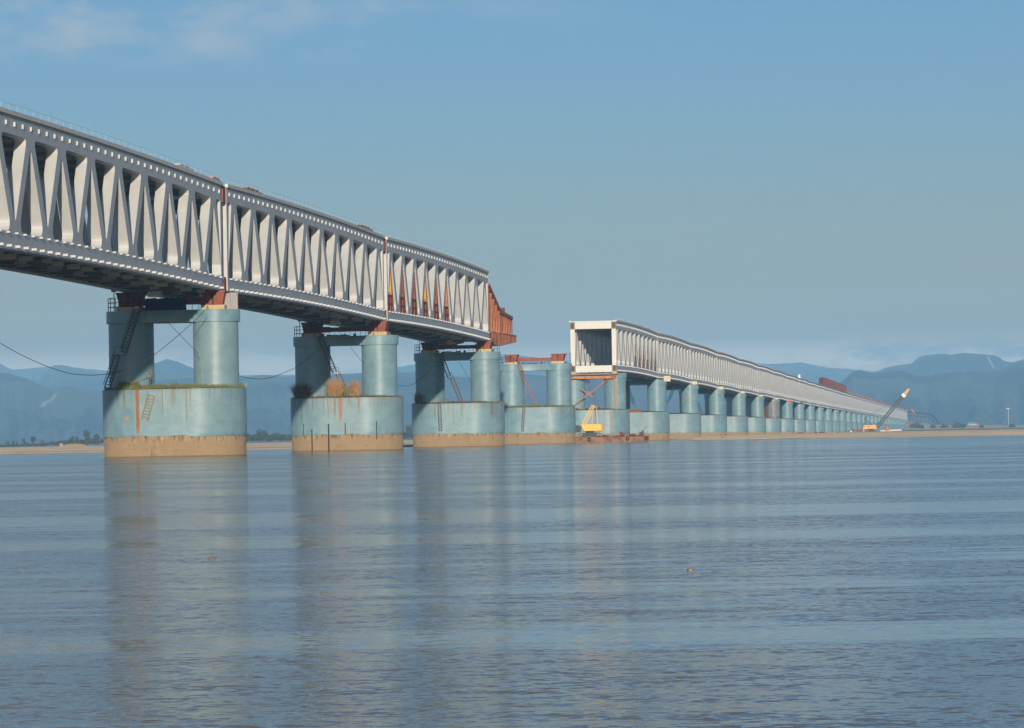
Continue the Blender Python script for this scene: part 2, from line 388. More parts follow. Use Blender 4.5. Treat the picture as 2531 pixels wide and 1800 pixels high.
def relief(tree, amp, parts):
    """normal tilted by noise: relief far finer than a pixel"""
    n, l = tree.nodes, tree.links; tc_ = n.new('ShaderNodeTexCoord'); acc = None
    for (st, sc_, det, a) in parts:
        mp = n.new('ShaderNodeMapping'); mp.inputs['Scale'].default_value = st; l.new(tc_.outputs['Object'], mp.inputs[0])
        q = n.new('ShaderNodeTexNoise'); q.inputs['Scale'].default_value = sc_; q.inputs['Detail'].default_value = det; l.new(mp.outputs[0], q.inputs['Vector'])
        v = n.new('ShaderNodeVectorMath'); v.operation = 'SUBTRACT'; l.new(q.outputs['Color'], v.inputs[0]); v.inputs[1].default_value = (0.5, 0.5, 0.5)
        w_ = n.new('ShaderNodeVectorMath'); w_.operation = 'MULTIPLY'; l.new(v.outputs[0], w_.inputs[0]); w_.inputs[1].default_value = (a, a, 0.0)
        if acc is None: acc = w_.outputs[0]
        else:
            ad = n.new('ShaderNodeVectorMath'); ad.operation = 'ADD'; l.new(acc, ad.inputs[0]); l.new(w_.outputs[0], ad.inputs[1]); acc = ad.outputs[0]
    sc2 = n.new('ShaderNodeVectorMath'); sc2.operation = 'SCALE'; l.new(acc, sc2.inputs[0])
    if isinstance(amp, (int, float)): sc2.inputs['Scale'].default_value = amp
    else: l.new(amp, sc2.inputs['Scale'])
    g_ = n.new('ShaderNodeNewGeometry'); ad = n.new('ShaderNodeVectorMath'); ad.operation = 'ADD'; l.new(sc2.outputs[0], ad.inputs[0]); l.new(g_.outputs['Normal'], ad.inputs[1])
    nn = n.new('ShaderNodeVectorMath'); nn.operation = 'NORMALIZE'; l.new(ad.outputs[0], nn.inputs[0]); return nn.outputs[0]
l.new(relief(t, 1.0, [((1, 1, 1), 1.7, 3, 6.0)]), b.inputs['Normal']); b.inputs['Diffuse Roughness'].default_value = 1.0
tag(mb.build('ground', sand, smooth=True), 'pale sand bank and low earth bund beyond the river', kind='structure')

water = bpy.data.materials.new('river_water'); water.use_nodes = True
t = water.node_tree; n = t.nodes; l = t.links; b = n['Principled BSDF']
tcn = n.new('ShaderNodeTexCoord')
def mth(op, a, b_=None):
    q = n.new('ShaderNodeMath'); q.operation = op
    for i, v in enumerate((a, b_)):
        if v is None: continue
        if isinstance(v, (int, float)): q.inputs[i].default_value = v
        else: l.new(v, q.inputs[i])
    return q.outputs[0]
b.inputs['Roughness'].default_value = 0.08; b.inputs['IOR'].default_value = 1.33
# wind patches: streaks of ruffled water between calm slicks
band = mth('ADD', mth('MULTIPLY', nz((0.12, 1.0, 1), 0.07, 8), 0.75), mth('MULTIPLY', nz((0.25, 1.0, 1), 0.9, 4), 0.25))
ruf = mr(band, 0.455, 0.515)
amp = mth('ADD', mth('MULTIPLY', ruf, 2.1), 0.26)
l.new(relief(t, amp, [((0.7, 1.0, 1), 16.0, 3, 0.60), ((0.5, 1.0, 1), 4.5, 3, 0.30), ((0.3, 1.0, 1), 1.2, 2, 0.14)]), b.inputs['Normal'])
c = mx(ruf, (0.19, 0.175, 0.15), (0.15, 0.125, 0.10)); l.new(c, b.inputs['Base Color'])
mb = MB(); ys = [-300, 15] + [15 * 1.18 ** k for k in range(1, 43)]
xs = [-1.0, -0.6, -0.3, -0.15, 0, 0.15, 0.3, 0.6, 1.0]
for y in ys:
    for x in xs: mb.v.append((x * max(400, abs(y) * 0.55), y, 0))
for i in range(len(ys) - 1):
    for j in range(8): a = i * 9 + j; mb.f.append((a, a + 1, a + 10, a + 9))
tag(mb.build('river_water', water), 'blue-brown rippled river', kind='structure')

# ------------------------------------------------------------------ mountains
def mountain(name, prof, Y, base_v, m, seed, depth):
    us = [-700 + 7 * i for i in range(int(3900 / 7))]
    rows = [(-1.0, 0.0), (-0.8, 0.16), (-0.62, 0.33), (-0.45, 0.50), (-0.3, 0.68), (-0.18, 0.82), (-0.08, 0.94), (0, 1.0), (0.15, 0.85), (0.5, 0.4), (1, 0)]
    mb = MB()
    for (k, hf) in rows:
        for u in us:
            rag = noise.fractal(Vector((u * 0.012, seed, k * 3)), 1.0, 2.0, 5)
            v = interp(u, prof) - 1.5 * noise.fractal(Vector((u * 0.05, seed * 2, 0)), 0.6, 2.0, 6)
            p = at(u, v, Y); H = p.z
            yy = Y + k * depth + (0 if k == 0 else 0.12 * depth * rag * (1 - hf * 0.3))
            h = H * max(0, hf + (0 if hf in (0, 1) else 0.30 * (1 - hf) * noise.fractal(Vector((u * 0.03, seed, k * 5)), 0.8, 2.0, 6)))
            mb.v.append((p.x / Y * yy, yy, h + 0.5 if hf else 0.6))
    nu = len(us)
    for i in range(len(rows) - 1):
        for j in range(nu - 1): a = i * nu + j; mb.f.append((a, a + 1, a + nu + 1, a + nu))
    return tag(mb.build(name, m, smooth=True), 'blue forested mountain ridge behind the river plain', kind='structure')
def mountain_mat(name, scars):
    m = bpy.data.materials.new(name); m.use_nodes = True
    global t, n, l, tcn
    t = m.node_tree; n = t.nodes; l = t.links; b = n['Principled BSDF']; b.inputs['Roughness'].default_value = 0.95
    tcn = n.new('ShaderNodeTexCoord'); sp = n.new('ShaderNodeSeparateXYZ'); l.new(tcn.outputs['Object'], sp.inputs[0])
    c = mx(mr(nz((1, 1, 2), 0.0028, 8), 0.40, 0.60), (0.012, 0.022, 0.010), (0.085, 0.105, 0.045))
    c = mx(mr(nz((1, 0.2, 0.5), 0.009, 5), 0.69, 0.74), c, (0.30, 0.24, 0.17))
    for (p, hw, hh) in scars:
        dx = mth('ABSOLUTE', mth('SUBTRACT', mth('ADD', sp.outputs['X'], mth('MULTIPLY', nz((1, 0.1, 1), 0.02, 4), hw * 1.2)), p.x + hw * 0.6))
        dz = mth('ABSOLUTE', mth('SUBTRACT', sp.outputs['Z'], p.z))
        c = mx(mth('MULTIPLY', mr(dx, hw * 1.1, hw * 0.7), mr(dz, hh * 1.1, hh * 0.85)), c, (0.42, 0.31, 0.24))
    l.new(c, b.inputs['Base Color']); return m
NEAR_Y, MID_Y, FAR_Y = 10000, 12500, 15500
near = [(-700, 900), (-300, 905), (0, 921), (20, 923), (45, 930), (70, 938), (100, 952), (125, 963), (140, 961), (158, 955), (175, 957), (200, 965), (240, 968), (300, 962), (400, 940), (470, 935), (560, 940), (649, 927), (700, 932), (760, 930), (900, 922), (1023, 921), (1100, 930), (1200, 934), (1296, 925), (1450, 938), (1650, 950), (1900, 968), (2040, 960), (2081, 944), (2105, 921), (2125, 914), (2150, 921), (2162, 926), (2203, 917), (2236, 918), (2268, 931), (2309, 928), (2354, 919), (2415, 919), (2468, 916), (2497, 905), (2531, 895), (2700, 870), (3200, 890)]
mid = [(-700, 940), (60, 990), (110, 925), (130, 905), (150, 902), (170, 906), (240, 925), (340, 915), (385, 897), (415, 888), (440, 895), (475, 910), (560, 935), (760, 945), (1200, 940), (1500, 950), (1900, 960), (2100, 945), (2154, 922), (2171, 916), (2211, 904), (2252, 900), (2273, 882), (2293, 878), (2326, 875), (2354, 877), (2383, 873), (2427, 876), (2464, 880), (2480, 892), (2505, 896), (2560, 880), (3200, 880)]
far = [(-700, 870), (-60, 886), (0, 899), (30, 915), (140, 905), (400, 930), (900, 925), (1100, 886), (1250, 876), (1380, 890), (1500, 915), (1700, 905), (1845, 892), (1880, 899), (1906, 901), (1950, 898), (1979, 896), (2010, 903), (2048, 910), (2105, 913), (2126, 917), (2200, 925), (2500, 930), (3200, 900)]
mountain('mountain_ridge', far, FAR_Y, 1080, mountain_mat('far_hills', []), 11.0, 1300)
mountain('mountain_ridge', mid, MID_Y, 1080, mountain_mat('middle_hills', [(at(2437, 897, MID_Y), 5, 20)]), 5.0, 1200)
mountain('mountain_ridge', near, NEAR_Y, 1080, mountain_mat('near_hills', [(at(154, 992, NEAR_Y), 7, 18), (at(620, 970, NEAR_Y), 7, 20), (at(1292, 975, NEAR_Y), 6, 15)]), 2.0, 1300)

# ------------------------------------------------------------------ truss span
H = 11.85; WID = 10.9; DP = 1.05; CT = 1.65; CB = 1.55; PAN = 12.5
def camber(x, c=0.33): return c * (1 - (2 * x / 125 - 1) ** 2)
def arc(cx_, cz_, r, a0, a1, k=5):
    return [(cx_ + r * math.cos(a0 + (a1 - a0) * i / k), cz_ + r * math.sin(a0 + (a1 - a0) * i / k)) for i in range(k + 1)]
def fillet(pts, i, r, k=6):
    """replace corner i of an open polyline by an arc of radius r"""
    p0, p1, p2 = Vector(pts[i - 1]), Vector(pts[i]), Vector(pts[i + 1])
    a = (p0 - p1).normalized(); b_ = (p2 - p1).normalized(); ang = a.angle(b_); t_ = r / math.tan(ang / 2)
    c_ = p1 + (a + b_).normalized() * (r / math.sin(ang / 2)); s_ = p1 + a * t_; e_ = p1 + b_ * t_
    a0 = math.atan2(s_.y - c_.y, s_.x - c_.x); a1 = math.atan2(e_.y - c_.y, e_.x - c_.x)
    while a1 - a0 > math.pi: a1 -= 2 * math.pi
    while a1 - a0 < -math.pi: a1 += 2 * math.pi
    return arc(c_.x, c_.y, r, a0, a1, k)
ZB, ZT = CB, H - CT
hwid = 0.90                      # half width of a diagonal, measured along the bridge
def diagonal_poly(x0, up, first=False, last=False):
    """diagonal from the bottom node x0 to the top node x0 + 6.25 (up) - flared gussets at both ends"""
    hw = PAN / 2; H_ = ZT - ZB
    # centre line extended to chord centres: bottom node z=ZB-0.7, top node z=ZT+0.7
    def cl(z): return hw * (z - (ZB - 0.8)) / (H_ + 1.6)
    def Lx(z): return cl(z) - hwid
    def Rx(z): return cl(z) + hwid
    # left edge: V apex at x=0 where Lx=0
    zv = ZB - 0.8 + hwid * (H_ + 1.6) / hw                    # where left edge crosses x=0
    left = [(0, ZB)]
    # rounded V between this and its mirror image
    dxdz = hw / (H_ + 1.6); th = math.atan(dxdz); rv = 0.42
    zc = zv + rv / math.sin(th); 
    for a in [(-math.pi / 2) + (math.pi / 2 - th) * k / 5 for k in range(6)]:
        left.append((rv * math.cos(a), zc + rv * math.sin(a)))
    top = fillet([(Lx(ZT - 2), ZT - 2), (Lx(ZT), ZT), (-3, ZT)], 1, 0.42, 4)
    # the corner lies between the left edge and the chord on its left side
    pl = left + top
    right = [(hw, ZT)]
    zv2 = ZT + 0.8 - hwid * (H_ + 1.6) / hw
    zc2 = zv2 - rv / math.sin(th)
    for a in [math.pi / 2 + (math.pi / 2 - th) * k / 5 for k in range(6)]:
        right.append((hw + rv * math.cos(a), zc2 + rv * math.sin(a)))
    bot = fillet([(Rx(ZB + 2), ZB + 2), (Rx(ZB), ZB), (Rx(ZB) + 3, ZB)], 1, 0.85, 6)
    pl = pl + right + bot
    return [((x0 + x) if up else (x0 - x), z) for x, z in pl]
def brackets(mb, x0, x1, zt, pr, hh, ln, side, off=1.5, step=3.125, fn=camber):
    k = 0; x = x0 + off
    while x < x1 - 0.5:
        y0, y1 = (-pr, 0.02) if side < 0 else (WID - 0.02, WID + pr)
        mb.box(x, x + ln, y0, y1, zt - hh / 2, zt + hh / 2, fn); x += step
def make_span(detail, g0, g1, members=True, joint=True, portal=False, grid=True):
    """truss span, x from g0 to 125-g1, near face at y=0"""
    root = empty('truss_span'); x0, x1 = g0, 125 - g1
    for side in (-1, 1):
        ya, yb = (0, DP) if side < 0 else (WID - DP, WID)
        mb = MB(); mb.lbox(x0, x1, ya, yb, ZT, H, camber, 20)
        mb.lbox(x0, x1, ya - 0.06, yb + 0.06, H - 0.09, H + 0.003, camber, 20)
        brackets(mb, x0, x1, H - 0.72, 0.17, 0.40, 0.12, side)
        mb.build('top_chord', STEEL, root)
        mb = MB(); mb.lbox(x0, x1, ya, yb, 0, ZB, camber, 20)
        brackets(mb, x0, x1, ZB - 0.10, 0.30, 0.17, 0.25, side)
        brackets(mb, x0, x1, 0.26, 0.46, 0.22, 0.30, side)
        mb.lbox(x0, x1, ya - 0.10, yb + 0.10, -0.06, 0.05, camber, 20)
        mb.build('bottom_chord', STEEL, root)
        if members:
            for k in range(10):
                for up in (True, False):
                    xb = k * PAN if up else (k + 1) * PAN
                    pl = diagonal_poly(xb, up)
                    lim = x0 + 0.75 if k == 0 else None; lim2 = x1 - 0.75 if k == 9 else None
                    if lim: pl = [(max(x, lim), z) for x, z in pl]
                    if lim2: pl = [(min(x, lim2), z) for x, z in pl]
                    mb = MB(); mb.prism(pl, ya + 0.004, yb - 0.004, camber); mb.build('diagonal', STEEL, root)
        else:
            mb = MB()
            for k in range(10):
                for up in (True, False):
                    pl = diagonal_poly(k * PAN if up else (k + 1) * PAN, up)
                    pl = [(min(max(x, x0 + 0.7), x1 - 0.7), z) for x, z in pl]
                    mb.prism(pl, ya + 0.004, yb - 0.004, camber)
            mb.build('lattice_web', STEEL, root)
        for (a, b_) in ((x0, x0 + 0.8), (x1 - 0.8, x1)):
            mb = MB(); mb.box(a, b_, ya + 0.002, yb - 0.002, ZB, ZT, camber); mb.build('end_post', STEEL2 if portal else STEEL, root)
    # upper road deck
    mb = MB(); mb.lbox(x0 - 0.1, x1 + 0.1, -0.25, WID + 0.25, H + 0.02, H + 0.26, camber, 20)
    mb.lbox(x0, x1, -0.22, 0.10, H + 0.26, H + 0.42, camber, 20); mb.lbox(x0, x1, WID - 0.1, WID + 0.22, H + 0.26, H + 0.42, camber, 20)
    mb.build('road_deck', CONC, root)
    if detail:
        mb = MB()
        for k in range(41):
            x = x0 + 0.3 + (x1 - x0 - 0.6) * k / 40; mb.box(x - 0.012, x + 0.012, -0.095, -0.075, H + 0.42, H + 1.0, camber)
        mb.lbox(x0, x1, -0.095, -0.08, H + 0.98, H + 1.0, camber, 20)
        mb.build('deck_railing', STEEL, root)
    nb = 40 if detail else 20
    bm_ = MB()
    for k in range(nb + 1):
        x = x0 + 0.9 + (x1 - x0 - 1.8) * k / nb; mb = MB() if (grid and detail) else bm_
        dpt = 1.35 if k % 4 == 2 and detail else 0.95
        mb.box(x - 0.05, x + 0.05, DP, WID - DP, H - dpt, H + 0.02, camber)
        if grid and detail:
            w_b = mb.build('deck_beam', STEEL, root); mb = MB(); mb.box(x - 0.25, x + 0.25, DP, WID - DP, H - dpt - 0.20, H - dpt, camber); mb.build('lit_beam_flange', STEEL2, w_b)  # flange coloured paler than its beam to imitate light bounced off the water
        else: mb.box(x - 0.25, x + 0.25, DP, WID - DP, H - dpt - 0.09, H - dpt, camber)
    if not (grid and detail): bm_.build('deck_beams', STEEL, root)
    # rail deck at the bottom
    bm_ = MB()
    for k in range(nb + 1):
        x = x0 + 0.9 + (x1 - x0 - 1.8) * k / nb; mb = MB() if (grid and detail) else bm_
        mb.box(x - 0.05, x + 0.05, DP, WID - DP, 0.12, 1.18, camber)
        mb.box(x - 0.22, x + 0.22, DP, WID - DP, 0.06, 0.12, camber)
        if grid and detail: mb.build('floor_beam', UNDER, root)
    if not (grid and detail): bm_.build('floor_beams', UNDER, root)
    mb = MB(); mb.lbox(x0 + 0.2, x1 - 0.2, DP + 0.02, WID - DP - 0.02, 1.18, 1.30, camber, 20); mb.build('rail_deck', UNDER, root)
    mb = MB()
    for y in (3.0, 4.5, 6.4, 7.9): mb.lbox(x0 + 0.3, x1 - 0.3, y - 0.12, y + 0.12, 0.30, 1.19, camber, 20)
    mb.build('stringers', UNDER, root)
    if detail:
        for k in range(10):
            a, c_ = k * PAN + 0.6, (k + 1) * PAN - 0.6
            for (p, q) in (((a, DP, -0.03), (c_, WID - DP, -0.03)), ((a, WID - DP, -0.10), (c_, DP, -0.10))):
                mb = MB(); mb.bar((p[0], p[1], p[2] + camber(p[0])), (q[0], q[1], q[2] + camber(q[0])), 0.30, 0.05); mb.build('lateral_brace', STEEL, root)
        for k in range(20):
            r5 = random.Random(k * 7 + 1); x = k * PAN / 2 + 1.0 + 1.2 * r5.random(); q5 = 0.5 + 1.6 * r5.random(); mb = MB()
            mb.box(x, x + 0.9, DP + 0.3, DP + 1.5, -0.02, 0.04, camber); mb.box(x + 0.2, x + 0.26, DP + 0.2 + q5 * 0.3, DP + 0.7 + q5 * 0.8, -0.25 - 0.15 * q5 * 0.8, -0.02, camber)
            mb.build('gusset_plate', STEEL2, root); mb = MB()  # pale colour imitates low sun caught by the plates
            mb.box(x + 2.2, x + 2.26, WID - DP - 4.5 - q5, WID - DP - 3.9 - q5 * 0.4, -0.36, 0.05, camber); mb.build('gusset_plate', STEEL if k % 2 else UNDER, root)
    return root
def zspan(n):
    """level of the underside of the bottom chord at joint n"""
    if n < 3: return interp(n, [(-1, 18.75), (0, 18.68), (1, 18.62), (2, 18.45)])
    return interp(n, [(4, 16.72), (6, 16.62), (8, 16.20), (10, 15.95), (13, 15.25), (20, 14.5), (NLAST, 13.35)])
def place(root, n, name=None):
    a, b_ = zspan(n), zspan(n + 1)
    root.location = BW(SP * n, 0, a); root.rotation_euler = (0, -math.atan2(b_ - a, SP), RZ)

def red_joint(span):
    """red oxide plates that tie a span to the one before it"""
    mb = MB(); mb.box(-0.75, 0.75, -0.05, DP + 0.05, H - 1.75, H + 0.12); mb.build('joint_plate', RUST, span)
    mb = MB(); mb.box(-0.55, 0.55, 0.0, DP, 0.0, 1.62); mb.build('joint_plate', RUST, span)
    mb = MB(); mb.box(-0.75, 0.75, WID - DP - 0.05, WID + 0.05, H - 1.75, H + 0.12); mb.build('joint_plate', RUST, span)
def rust_braces(span, ks, mats):
    for i, k in enumerate(ks):
        xb = k * PAN + 0.9; xt = (k + 0.5) * PAN - 0.1
        z0, z1 = ZB, ZT - 1.9; zm = z0 + 2.4
        def xr(z, off=0.0): t_ = (z - z0) / (z1 - z0); return xb + 8.3 + off + (xt - xb - 8.3) * t_
        m = MB(); m.prism([(xr(z0, -1.5), z0), (xr(z0), z0), (xr(z1), z1), (xr(z1, -0.35), z1)], 0.10, 0.80, camber)
        for q in range(9):
            zz = z0 + 0.4 + (z1 - z0 - 0.8) * q / 8; x = xr(zz, -1.5 + 1.15 * (zz - z0) / (z1 - z0)); m.box(x - 0.16, x + 0.3, 0.02, 0.95, zz, zz + 0.14, camber)
        o = m.build('temporary_brace', mats[i % len(mats)], span); o['label'] = 'red and yellow temporary brace between two diagonals'
        m = MB(); m.prism([(xb + 0.6, z0), (xr(z0, -1.5), z0), (xr(zm, -1.2), zm), (xb + 2.6, zm)], 0.12, 0.22, camber)
        m.box(xb + 1.2, xb + 1.5, -0.02, 0.7, z0, zm, camber); m.box(xb + 4.2, xb + 4.5, -0.02, 0.7, z0, zm, camber); m.box(xb + 1.0, xr(zm, -1.2), -0.02, 0.3, zm - 0.3, zm, camber); m.box(xb + 1.0, xr(zm, -1.2), -0.02, 0.3, z0 + 1.0, z0 + 1.2, camber)
        m.build('brace_foot', RUST, o)
        if i % 3 == 0:
            m = MB(); za, zb_ = z0 + (z1 - z0) * 0.42, z0 + (z1 - z0) * 0.9; m.prism([(xr(za, -1.3), za), (xr(za, -1.12), za), (xr(zb_, -0.6), zb_), (xr(zb_, -0.75), zb_)], 0.16, 0.74, camber); m.build('yellow_panel', YELL, o)

LG = 'silver steel truss spans of the bridge'
near_proto = make_span(True, 1.5, 1.5)
place(near_proto, -1)
tag(near_proto, 'silver truss span cut by the left edge of the photo', 'bridge span', LG)
sp1 = copy_tree(near_proto); place(sp1, 0); tag(sp1, 'silver truss span between the two nearest blue piers', 'bridge span', LG)
sp2 = copy_tree(near_proto); place(sp2, 1); tag(sp2, 'silver truss span ending at the red launching nose, rusty braces inside', 'bridge span', LG)
red_joint(sp1); red_joint(sp2)
rust_braces(sp2, range(0, 6), [ORANGE, RUST, RUST, ORANGE, RUST, ORANGE])
port = make_span(True, 0.0, 0.5, portal=True)
place(port, 4); tag(port, 'truss span with open white end portal, just beyond the gap', 'bridge span', LG)
mb = MB(); mb.box(-0.02, 0.75, DP, WID - DP, H - 1.62, H + 0.02); mb.build('portal_beam', STEEL2, port)
mb = MB(); mb.box(-0.02, 0.75, DP, WID - DP, -0.1, 1.5)
for y in (3.0, 4.9, 6.4, 8.3): mb.box(-0.35, 0.0, y, y + 0.35, 0.0, 0.35)
mb.build('sill_beam', STEEL2, port)
for (ya, za, zb_) in ((0, ZT, H), (WID - DP, ZT, H), (0, 0, ZB), (WID - DP, 0, ZB)):
    m = MB()
    for q in ((ya - 0.04, ya + 0.28, za, zb_), (ya + DP - 0.28, ya + DP + 0.04, za, zb_), (ya + 0.28, ya + DP - 0.28, za, za + 0.28), (ya + 0.28, ya + DP - 0.28, zb_ - 0.28, zb_)): m.box(-0.12, -0.003, *q)
    o = m.build('chord_end_frame', mat('weathered_brown', (0.20, 0.14, 0.09), 0.8), port)
    m = MB(); m.box(-0.05, -0.004, ya + 0.28, ya + DP - 0.28, za + 0.28, zb_ - 0.28); m.build('chord_hollow_shade', BLACK, o)  # black panel paints the shade of the hollow chord
rust_braces(port, (4, 5, 6, 7, 8, 9), [RUSTD, RUST, RUSTD])
mid_proto = make_span(True, 0.45, 0.45, grid=False)
far_proto = None
for n_ in range(5, NLAST):
    if n_ < 10: s = mid_proto if n_ == 5 else copy_tree(mid_proto)
    else:
        if far_proto is None: far_proto = make_span(False, 0.4, 0.4, members=False, grid=False); s = far_proto
        else: s = copy_tree(far_proto)
    place(s, n_)
    k = n_ - 3
    tag(s, '%s silver truss span counted from the open white end portal' % ordinal(k), 'bridge span', LG)
tag(s, 'last and farthest silver truss span, beside the dark approach truss', 'bridge span', LG)

# ------------------------------------------------------------------ launching nose
nose = empty('launching_nose'); nose.location = BW(250, 0, zspan(2)); nose.rotation_euler = (0, 0, RZ)
tag(nose, 'tapering red-brown steel nose projecting over the gap from the near spans', 'launching nose')
def ntop(x): return interp(x, [(0, 10.4), (1.0, 10.0), (17.5, 6.0), (36, 5.3)])
def nbot(x): return interp(x, [(0, -0.3), (12, -0.6), (20, -0.3), (41, 0.75)])
for ya in (0.0, WID - DP):
    m = MB(); pl = [(x, nbot(x)) for x in (-0.8, 6, 12, 20, 30, 41)] + [(41, 2.0), (-0.8, 1.7)]
    m.prism(pl, ya, ya + DP)
    for k in range(19): x = 1.5 + 2.15 * k; m.box(x, x + 0.08, ya - 0.09, ya, nbot(x) + 0.1, 1.65)
    m.build('box_girder', BROWN, nose)
    m = MB(); pl = [(x, ntop(x)) for x in (0.2, 17.5, 36)] + [(x, ntop(x) - 0.55) for x in (36, 17.5, 0.2)]; m.prism(pl, ya, ya + DP); m.build('top_boom', BROWN, nose)
    for k in range(10):
        x = 0.9 + 3.83 * k
        m = MB(); m.box(x - 0.3, x + 0.3, ya + 0.1, ya + DP - 0.1, 1.7, ntop(x) - 0.5); m.build('post', RUST if k in (0, 5) else BROWN, nose)
        if k < 9:
            m = MB(); a = (x + 0.3, ya + DP / 2, 1.8); b_ = (x + 3.5, ya + DP / 2, ntop(x + 3.8) - 0.7); m.bar(a, b_, 0.75, 0.45); m.build('diagonal', BROWN, nose)
            m = MB(); xx = x + 0.3; zt_ = ntop(x + 1) - 0.6; m.prism([(xx, zt_), (xx + 1.3, ntop(xx + 1.3) - 0.56), (xx, zt_ - 1.6)], ya + 0.2, ya + 0.6); m.build('gusset', RUSTD, nose)
m = MB()
for k in range(10):
    x = 0.9 + 3.83 * k; m.box(x - 0.15, x + 0.15, DP, WID - DP, 0.8, 1.3); m.box(x - 0.12, x + 0.12, DP, WID - DP, ntop(x) - 0.5, ntop(x) - 0.2)
m.build('cross_ties', BROWN, nose)
m = MB(); m.bar((18.5, DP, 6.0), (18.5, WID - DP, 6.0), 0.8, 0.7); m.box(23.5, 24.2, 0.1, 0.9, 5.8, 6.6); m.build('roller_block', RUSTD, nose)

# ------------------------------------------------------------------ piers
CW = 9.7; RC = 2.55
def capsule(rx, half, k=12, jag=None, z=0.0):
    pts = []
    for i in range(k + 1): a = -math.pi / 2 - math.pi / 2 + math.pi * i / k; pts.append((rx * math.cos(a), -half + rx * math.sin(a)))
    m_ = 6
    for i in range(1, m_): pts.append((rx, -half + 2 * half * i / m_))
    for i in range(k + 1): a = math.pi * i / k; pts.append((rx * math.cos(a), half + rx * math.sin(a)))
    for i in range(1, m_): pts.append((-rx, half - 2 * half * i / m_))
    return [(x, y, z + (jag(x, y) if jag else 0)) for x, y in pts]
CRX, CHALF = 5.3, 2.85
def make_pier(ztop, captop, capm, caism, footz=2.35):
    root = empty('bridge_pier')
    m = MB(); m.vprism([capsule(CRX - 0.10, CHALF, 20, None, -6), capsule(CRX - 0.10, CHALF, 20, None, ztop - 0.6)]); m.build('concrete_foot', FOOT, root, smooth=True)
    jag = lambda x, y: 0.26 * noise.noise(Vector((x * 1.3, y * 1.3, ztop))) + 0.14 * noise.noise(Vector((x * 5, y * 5, 2)))
    m = MB(); m.vprism([capsule(CRX, CHALF, 40, jag, footz), capsule(CRX, CHALF, 40, None, footz + 0.5), capsule(CRX, CHALF, 40, None, ztop - 0.12), capsule(CRX + 0.03, CHALF, 40, None, ztop - 0.1), capsule(CRX + 0.03, CHALF, 40, None, ztop)])
    m.build('caisson', caism, root, smooth=True)
    m = MB(); rings = []
    for q, z in ((0.985, 0.0), (0.9, 0.14), (0.6, 0.28), (0.2, 0.34)): rings.append([(x * q, y * q, ztop + z + (0.12 * noise.noise(Vector((x, y, q * 9))) if q < 0.95 else 0)) for x, y, _ in capsule(CRX, CHALF, 16)])
    m.vprism(rings); m.build('soil_fill', SOIL, root, smooth=True)
    for yy in (-CW / 2, CW / 2):
        m = MB(); rings = []; z = ztop - 0.3; k = 0; zt = captop - 1.36
        while z < zt:
            r_ = RC + (0.012 if k % 4 in (1, 2) else 0.0); rings.append([(r_ * math.cos(2 * math.pi * j / 48), yy + r_ * math.sin(2 * math.pi * j / 48), z) for j in range(48)]); z += 0.33; k += 1
        rings.append([(RC * math.cos(2 * math.pi * j / 48), yy + RC * math.sin(2 * math.pi * j / 48), zt) for j in range(48)])
        m.vprism(rings); m.build('column', COLP, root, smooth=True)
    # dumb-bell shaped cap
    out = []; rr = 2.78; hb = 1.75; a0 = math.asin(hb / rr)
    for i in range(33): a = -math.pi / 2 - (math.pi - (math.pi / 2 - 0)) ; break
    n1 = 36
    for i in range(n1 + 1):
        a = math.pi / 2 + (math.pi / 2 - a0) + (2 * math.pi - 2 * (math.pi / 2 - a0)) * i / n1
        out.append((rr * math.cos(a), -CW / 2 + rr * math.sin(a)))
    for i in range(n1 + 1):
        a = -math.pi / 2 + (math.pi / 2 - a0) + (2 * math.pi - 2 * (math.pi / 2 - a0)) * i / n1
        out.append((rr * math.cos(a), CW / 2 + rr * math.sin(a)))
    m = MB(); m.vprism([[(x, y, captop - 1.36) for x, y in out], [(x, y, captop - 0.04) for x, y in out], [(x * 0.985, y * 0.997, captop) for x, y in out]])
    m.build('pier_cap', capm, root, smooth=True)
    return root
def pier_at(n_):
    """pier centre: local y runs away from the camera side"""
    a, dl = (0.65, -2.8) if n_ < 4 else (0.25, -2.3)
    return BW(SP * n_ + dl, a + CW / 2)
ORC = (0.27, 0.075, 0.012); OLV = (0.16, 0.11, 0.035); PNK = (0.36, 0.24, 0.20)
C0 = pier_paint('caisson_paint_first', [(3.15, 0.27, 2.3, 0.9, ORC), (0.3, 0.10, 4.6, 0.7, OLV), (-0.9, 0.35, 5.6, 0.5, OLV), (-2.4, 0.09, 3.5, 0.7, OLV), (5.6, 0.14, 5.9, 0.7, OLV)], [(4.4, 4.4, 0.42, PNK), (4.9, 3.6, 0.25, PNK), (3.9, 3.5, 0.2, PNK)])
C1 = pier_paint('caisson_paint_second', [(0.15, 0.30, 4.0, 0.9, (0.33, 0.085, 0.018)), (0.9, 0.25, 4.6, 0.7, OLV), (1.9, 0.12, 4.2, 0.7, OLV), (2.6, 0.10, 5.2, 0.6, OLV), (-2.6, 0.14, 5.6, 0.7, OLV), (5.9, 0.15, 3.6, 0.5, OLV)])
C2 = pier_paint('caisson_paint_third', [(3.4, 0.2, 5.0, 0.6, OLV), (0.2, 0.10, 3.6, 0.7, OLV), (-1.3, 0.10, 5.0, 0.7, OLV), (-6.4, 0.3, 4.8, 0.6, OLV)])
C5 = pier_paint('caisson_paint_stained', [(6.0, 0.9, 3.6, 0.55, OLV), (4.2, 0.8, 3.2, 0.5, (0.36, 0.26, 0.10)), (2.2, 0.25, 2.6, 0.8, OLV)])
PG = 'blue painted piers of the bridge'
piers = {}
p0 = make_pier(7.6, 16.5, COLP, C0)
